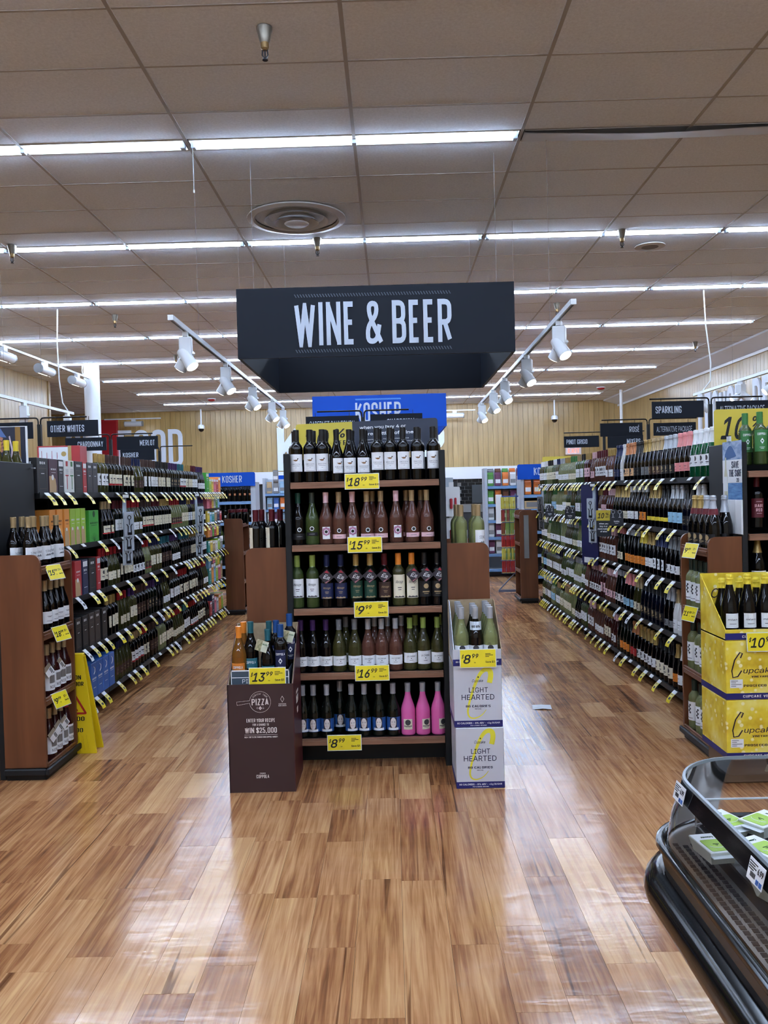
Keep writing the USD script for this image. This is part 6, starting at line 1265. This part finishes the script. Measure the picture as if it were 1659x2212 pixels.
tag(obj('hook_strip', G().box(.305, .40, 5.38, 5.385, 1.15, 1.66).box(.34, .345, 5.30, 5.385, 1.605, 1.61), mat('clear_strip')), 'clear strip of hooks on the right side of the central run', 'hanging strip')
tag(obj('exit_sign', G().box(5.27, 5.74, 25.12, 25.205, 2.55, 2.78, .01), mat('exit_white', (226, 214, 214), .4)), 'white exit sign with red letters on the back wall at right', 'exit sign')
obj('lettering', G().add(text('EXIT', .13, .34, True, .004), (5.505, 25.12, 2.665), FX, FZ), emit('exit_red', (1.0, .12, .10), 1.2), stage.GetPrimAtPath('/World/exit_sign'))
tag(obj('red_banner', G().box(-8.9, -8.2, 25.02, 25.205, 2.2, 3.95), mat('banner_red', (172, 24, 36), .5)), 'red vertical banner on the back wall at left, beyond the column', 'banner')
tag(obj('steel_strip', G().box(1.80, 1.865, 11.40, 11.415, .62, 1.21), GREYM), 'brushed metal strip on the far right wing shelf panel', 'metal strip')

# ------------------------------------------------------------------ refrigerated case at lower right
def build_case():
    t = thing('refrigerated_case', 'refrigerated island case with clear guards and black bumpers at lower right', 'refrigerated case', (1.2, 1.4, 0)); gl = mat('gloss_black_bumper', (8, 9, 11), .14, specular_ior_level=.4); bz = mat('bronze_panel', (104, 78, 50), .35, .3)
    x0, x1, y0, y1 = -.505, .85, -1.1, 1.03
    def ring(off, z, r): return [(x, y, z) for x, y in rrect(x0-off, x1+off, y0-off, y1+off, r, 10).exterior.coords]
    def sweep(off_z, r):
        g = G(); L = [ring(o, z, max(r+o, .02)) for o, z in off_z]; n = len(L[0]); V = [v for l in L for v in l]
        return g.raw(V, [[k*n+i, k*n+(i+1) % n, (k+1)*n+(i+1) % n, (k+1)*n+i] for k in range(len(L)-1) for i in range(n-1)])
    obj('base', sweep([(-.40, 0), (-.40, .05), (-.30, .14), (-.14, .33), (-.05, .445)], .45), mat('dark_case_base', (24, 24, 26), .4), t, smooth=40)
    obj('lower_bumper', sweep([(-.05, .430), (-.01, .433), (.022, .447), (.038, .470), (.042, .495), (.036, .520), (.018, .542), (-.005, .551), (-.03, .553)], .24), gl, t, smooth=50)
    obj('side_panel', sweep([(-.016, .545), (-.008, .60)], .22), bz, t, smooth=50)
    obj('upper_bumper', sweep([(-.012, .594), (-.002, .596), (.004, .604), (.002, .613), (-.008, .618), (-.02, .614), (-.03, .608)], .22), gl, t, smooth=50)
    obj('air_deck', sweep([(-.026, .606), (-.12, .602)], .20), mat('dark_grille', (120, 116, 112), .3, .5), t)
    obj('tub_wall', sweep([(-.12, .602), (-.125, .635), (-.13, .635), (-.13, .5)], .14), mat('dark_tub', (24, 25, 27), .4), t)
    obj('tub_floor', G().box(x0+.12, x1-.12, y0+.12, y1-.12, .50, .60), mat('dark_tub'), t)
    g = G()
    for r in range(3):
        for k in range(54):
            y = y1-.19-.0215*k-(.011 if r % 2 else 0); g.prism(Polygon([(-.0088, -.0062), (.0088, -.0078), (.0088, .0062), (-.0088, .0078)]), .0006, (x0+.050+.024*r, y, .6052-.001*r), (0, 1, 0), (-1, 0, 0))
    obj('grille_slots', g, mat('slot_black', (5, 5, 6), .8), t, kind='stuff')
    obj('clear_guard', sweep([(-.012, .616), (-.026, .70), (-.058, .795)], .27), CLEARP, t, smooth=50)
    obj('guard_rim', sweep([(-.054, .793), (-.056, .800), (-.063, .801), (-.064, .793), (-.054, .793)], .27), mat('grey_rim', (128, 136, 142), .25), t, smooth=50)
    obj('inner_guard', sweep([(-.118, .635), (-.120, .70)], .15), CLEARP, t, smooth=50)
    obj('inner_guard_rim', sweep([(-.118, .699), (-.118, .703), (-.122, .703), (-.122, .699), (-.118, .699)], .15), mat('pale_rim', (196, 202, 204), .3), t, smooth=50)
    g = quad_panel(G(), [(x0+.047, y0+.3, .748), (x0+.062, y0+.3, .793), (x0+.062, y1-.22, .793), (x0+.047, y1-.22, .748)], .003); obj('price_rail', g, mat('black_rail', (20, 24, 28), .45, specular_ior_level=.3), t)
    g = quad_panel(G(), [(x0+.36, y1-.054, .775), (x1-.2, y1-.054, .775), (x1-.2, y1-.064, .793), (x0+.36, y1-.064, .793)], .003); obj('price_rail', g, mat('black_rail'), t)
    return t
build_case()
def case_label(label, x, y, z, w=.036):
    t = thing('case_label', label, 'price label', (x, y, z), 0); U = np.array([.24, 0, .97]); R = (0, -1, 0)
    obj('card', G().prism(sbox(-w, -.024, w, .022), .001, (-.004, 0, 0), R, U), WHITEP, t); g = G()
    for k in range(4): g.prism(sbox(-w*.9, .014-.005*k, -w*.9+w*(1.0, .7, .9, .6)[k], .016-.005*k), .0006, (-.0052, 0, 0), R, U)
    for k in range(7): g.prism(sbox(-w*.6+.0034*k, -.014, -w*.6+.0014+.0034*k, -.004), .0006, (-.0052, 0, 0), R, U)
    g.add(text('6.99', .012, .024, True, .0006), (-.0052, -w*.62, .008), R, U); obj('print', g, INK, t)
    g = G().prism(sbox(w*.2, -.020, w*.5, -.010), .0007, (-.0054, 0, 0), R, U).prism(sbox(w*.6, -.020, w*.9, -.010), .0007, (-.0054, 0, 0), R, U); obj('blue_squares', g, mat('packet_blue'), t)
case_label('white price label on the black rail, far end of the refrigerated case', .740, 2.175, .771)
case_label('white price label on the black rail, near the right picture edge', .740, 1.715, .771)
tag(obj('shelf_talker', G().prism(rrect(1.06, 1.17, .733, .772, .004), .001, (0, 2.376, 0)), mat('faded_card', (206, 208, 190), .5)), 'left one of two faded cards on the far clear guard', 'price label')
tag(obj('shelf_talker', G().prism(rrect(1.18, 1.30, .733, .772, .004), .001, (0, 2.376, 0)), mat('faded_card')), 'right one of two faded cards on the far clear guard', 'price label')
def food_pack(p):
    obj('tray', G().raw([(-.030, -.045, 0), (.030, -.045, 0), (.030, .045, 0), (-.030, .045, 0), (-.038, -.056, .032), (.038, -.056, .032), (.038, .056, .032), (-.038, .056, .032)], [[0, 3, 2, 1], [4, 5, 6, 7], [0, 1, 5, 4], [1, 2, 6, 5], [2, 3, 7, 6], [3, 0, 4, 7]]), mat('cloudy_tray', (206, 210, 200), .3), p)
    obj('sleeve', G().box(-.037, .037, -.055, .055, .031, .0345, .001), WHITEP, p); obj('green_label', G().prism(rrect(-.030, .030, -.016, .050, .005), .0008, (0, 0, .0350), (1, 0, 0), (0, 1, 0)), mat('apple_green', (160, 194, 78), .45), p)
    g = G().prism(union_all([sbox(-.008, .010, .008, .0125), Polygon([(-.004, .016), (.005, .016), (.0, .021)])]), .0005, (0, 0, .0360), (1, 0, 0), (0, 1, 0)); g.add(text('Cotswold', .007, .032, True, .0005), (0, -.032, .0347), (1, 0, 0), (0, 1, 0)); obj('print', g, mat('dark_green_print'), p)
    obj('arc_print', G().tube([(.026*math.sin(a), .010+.023*math.cos(a), .0362) for a in np.linspace(-1, 1, 9)], .0008, 5), WHITEP, p)
    obj('plastic_flap', G().box(-.036, .036, .052, .068, .022, .025, .001), mat('clear_wrap', (216, 222, 226), .25), p)
for i, (x, y, z, rz, nm) in enumerate([(.865, 2.205, .655, 200, 'farthest at the left'), (.955, 2.175, .665, 122, 'second in the far row'), (1.055, 2.185, .672, 136, 'third in the far row'), (.880, 2.02, .660, 205, 'middle of the left column'), (.985, 2.03, .665, 212, 'middle of the second column'), (1.09, 2.04, .67, 205, 'middle of the third column'), (.855, 1.86, .635, 200, 'nearest in the left column'), (.96, 1.88, .66, 208, 'nearest in the second column'), (.79, 2.09, .640, 188, 'leaning inside the left guard'), (1.07, 1.88, .66, 200, 'nearest in the third column')]):
    place('pack', food_pack, 'food_pack', f'green and white plastic food pack in the case, {nm}', 'food pack', (x, y, z), rz, 'green and white food packs')
tag(obj('food_tub', G().box(.83, .93, 1.62, 1.74, .60, .66, .015), mat('yellow_food', (206, 170, 80), .4)), 'yellow wrapped food at the near end of the case', 'food pack')
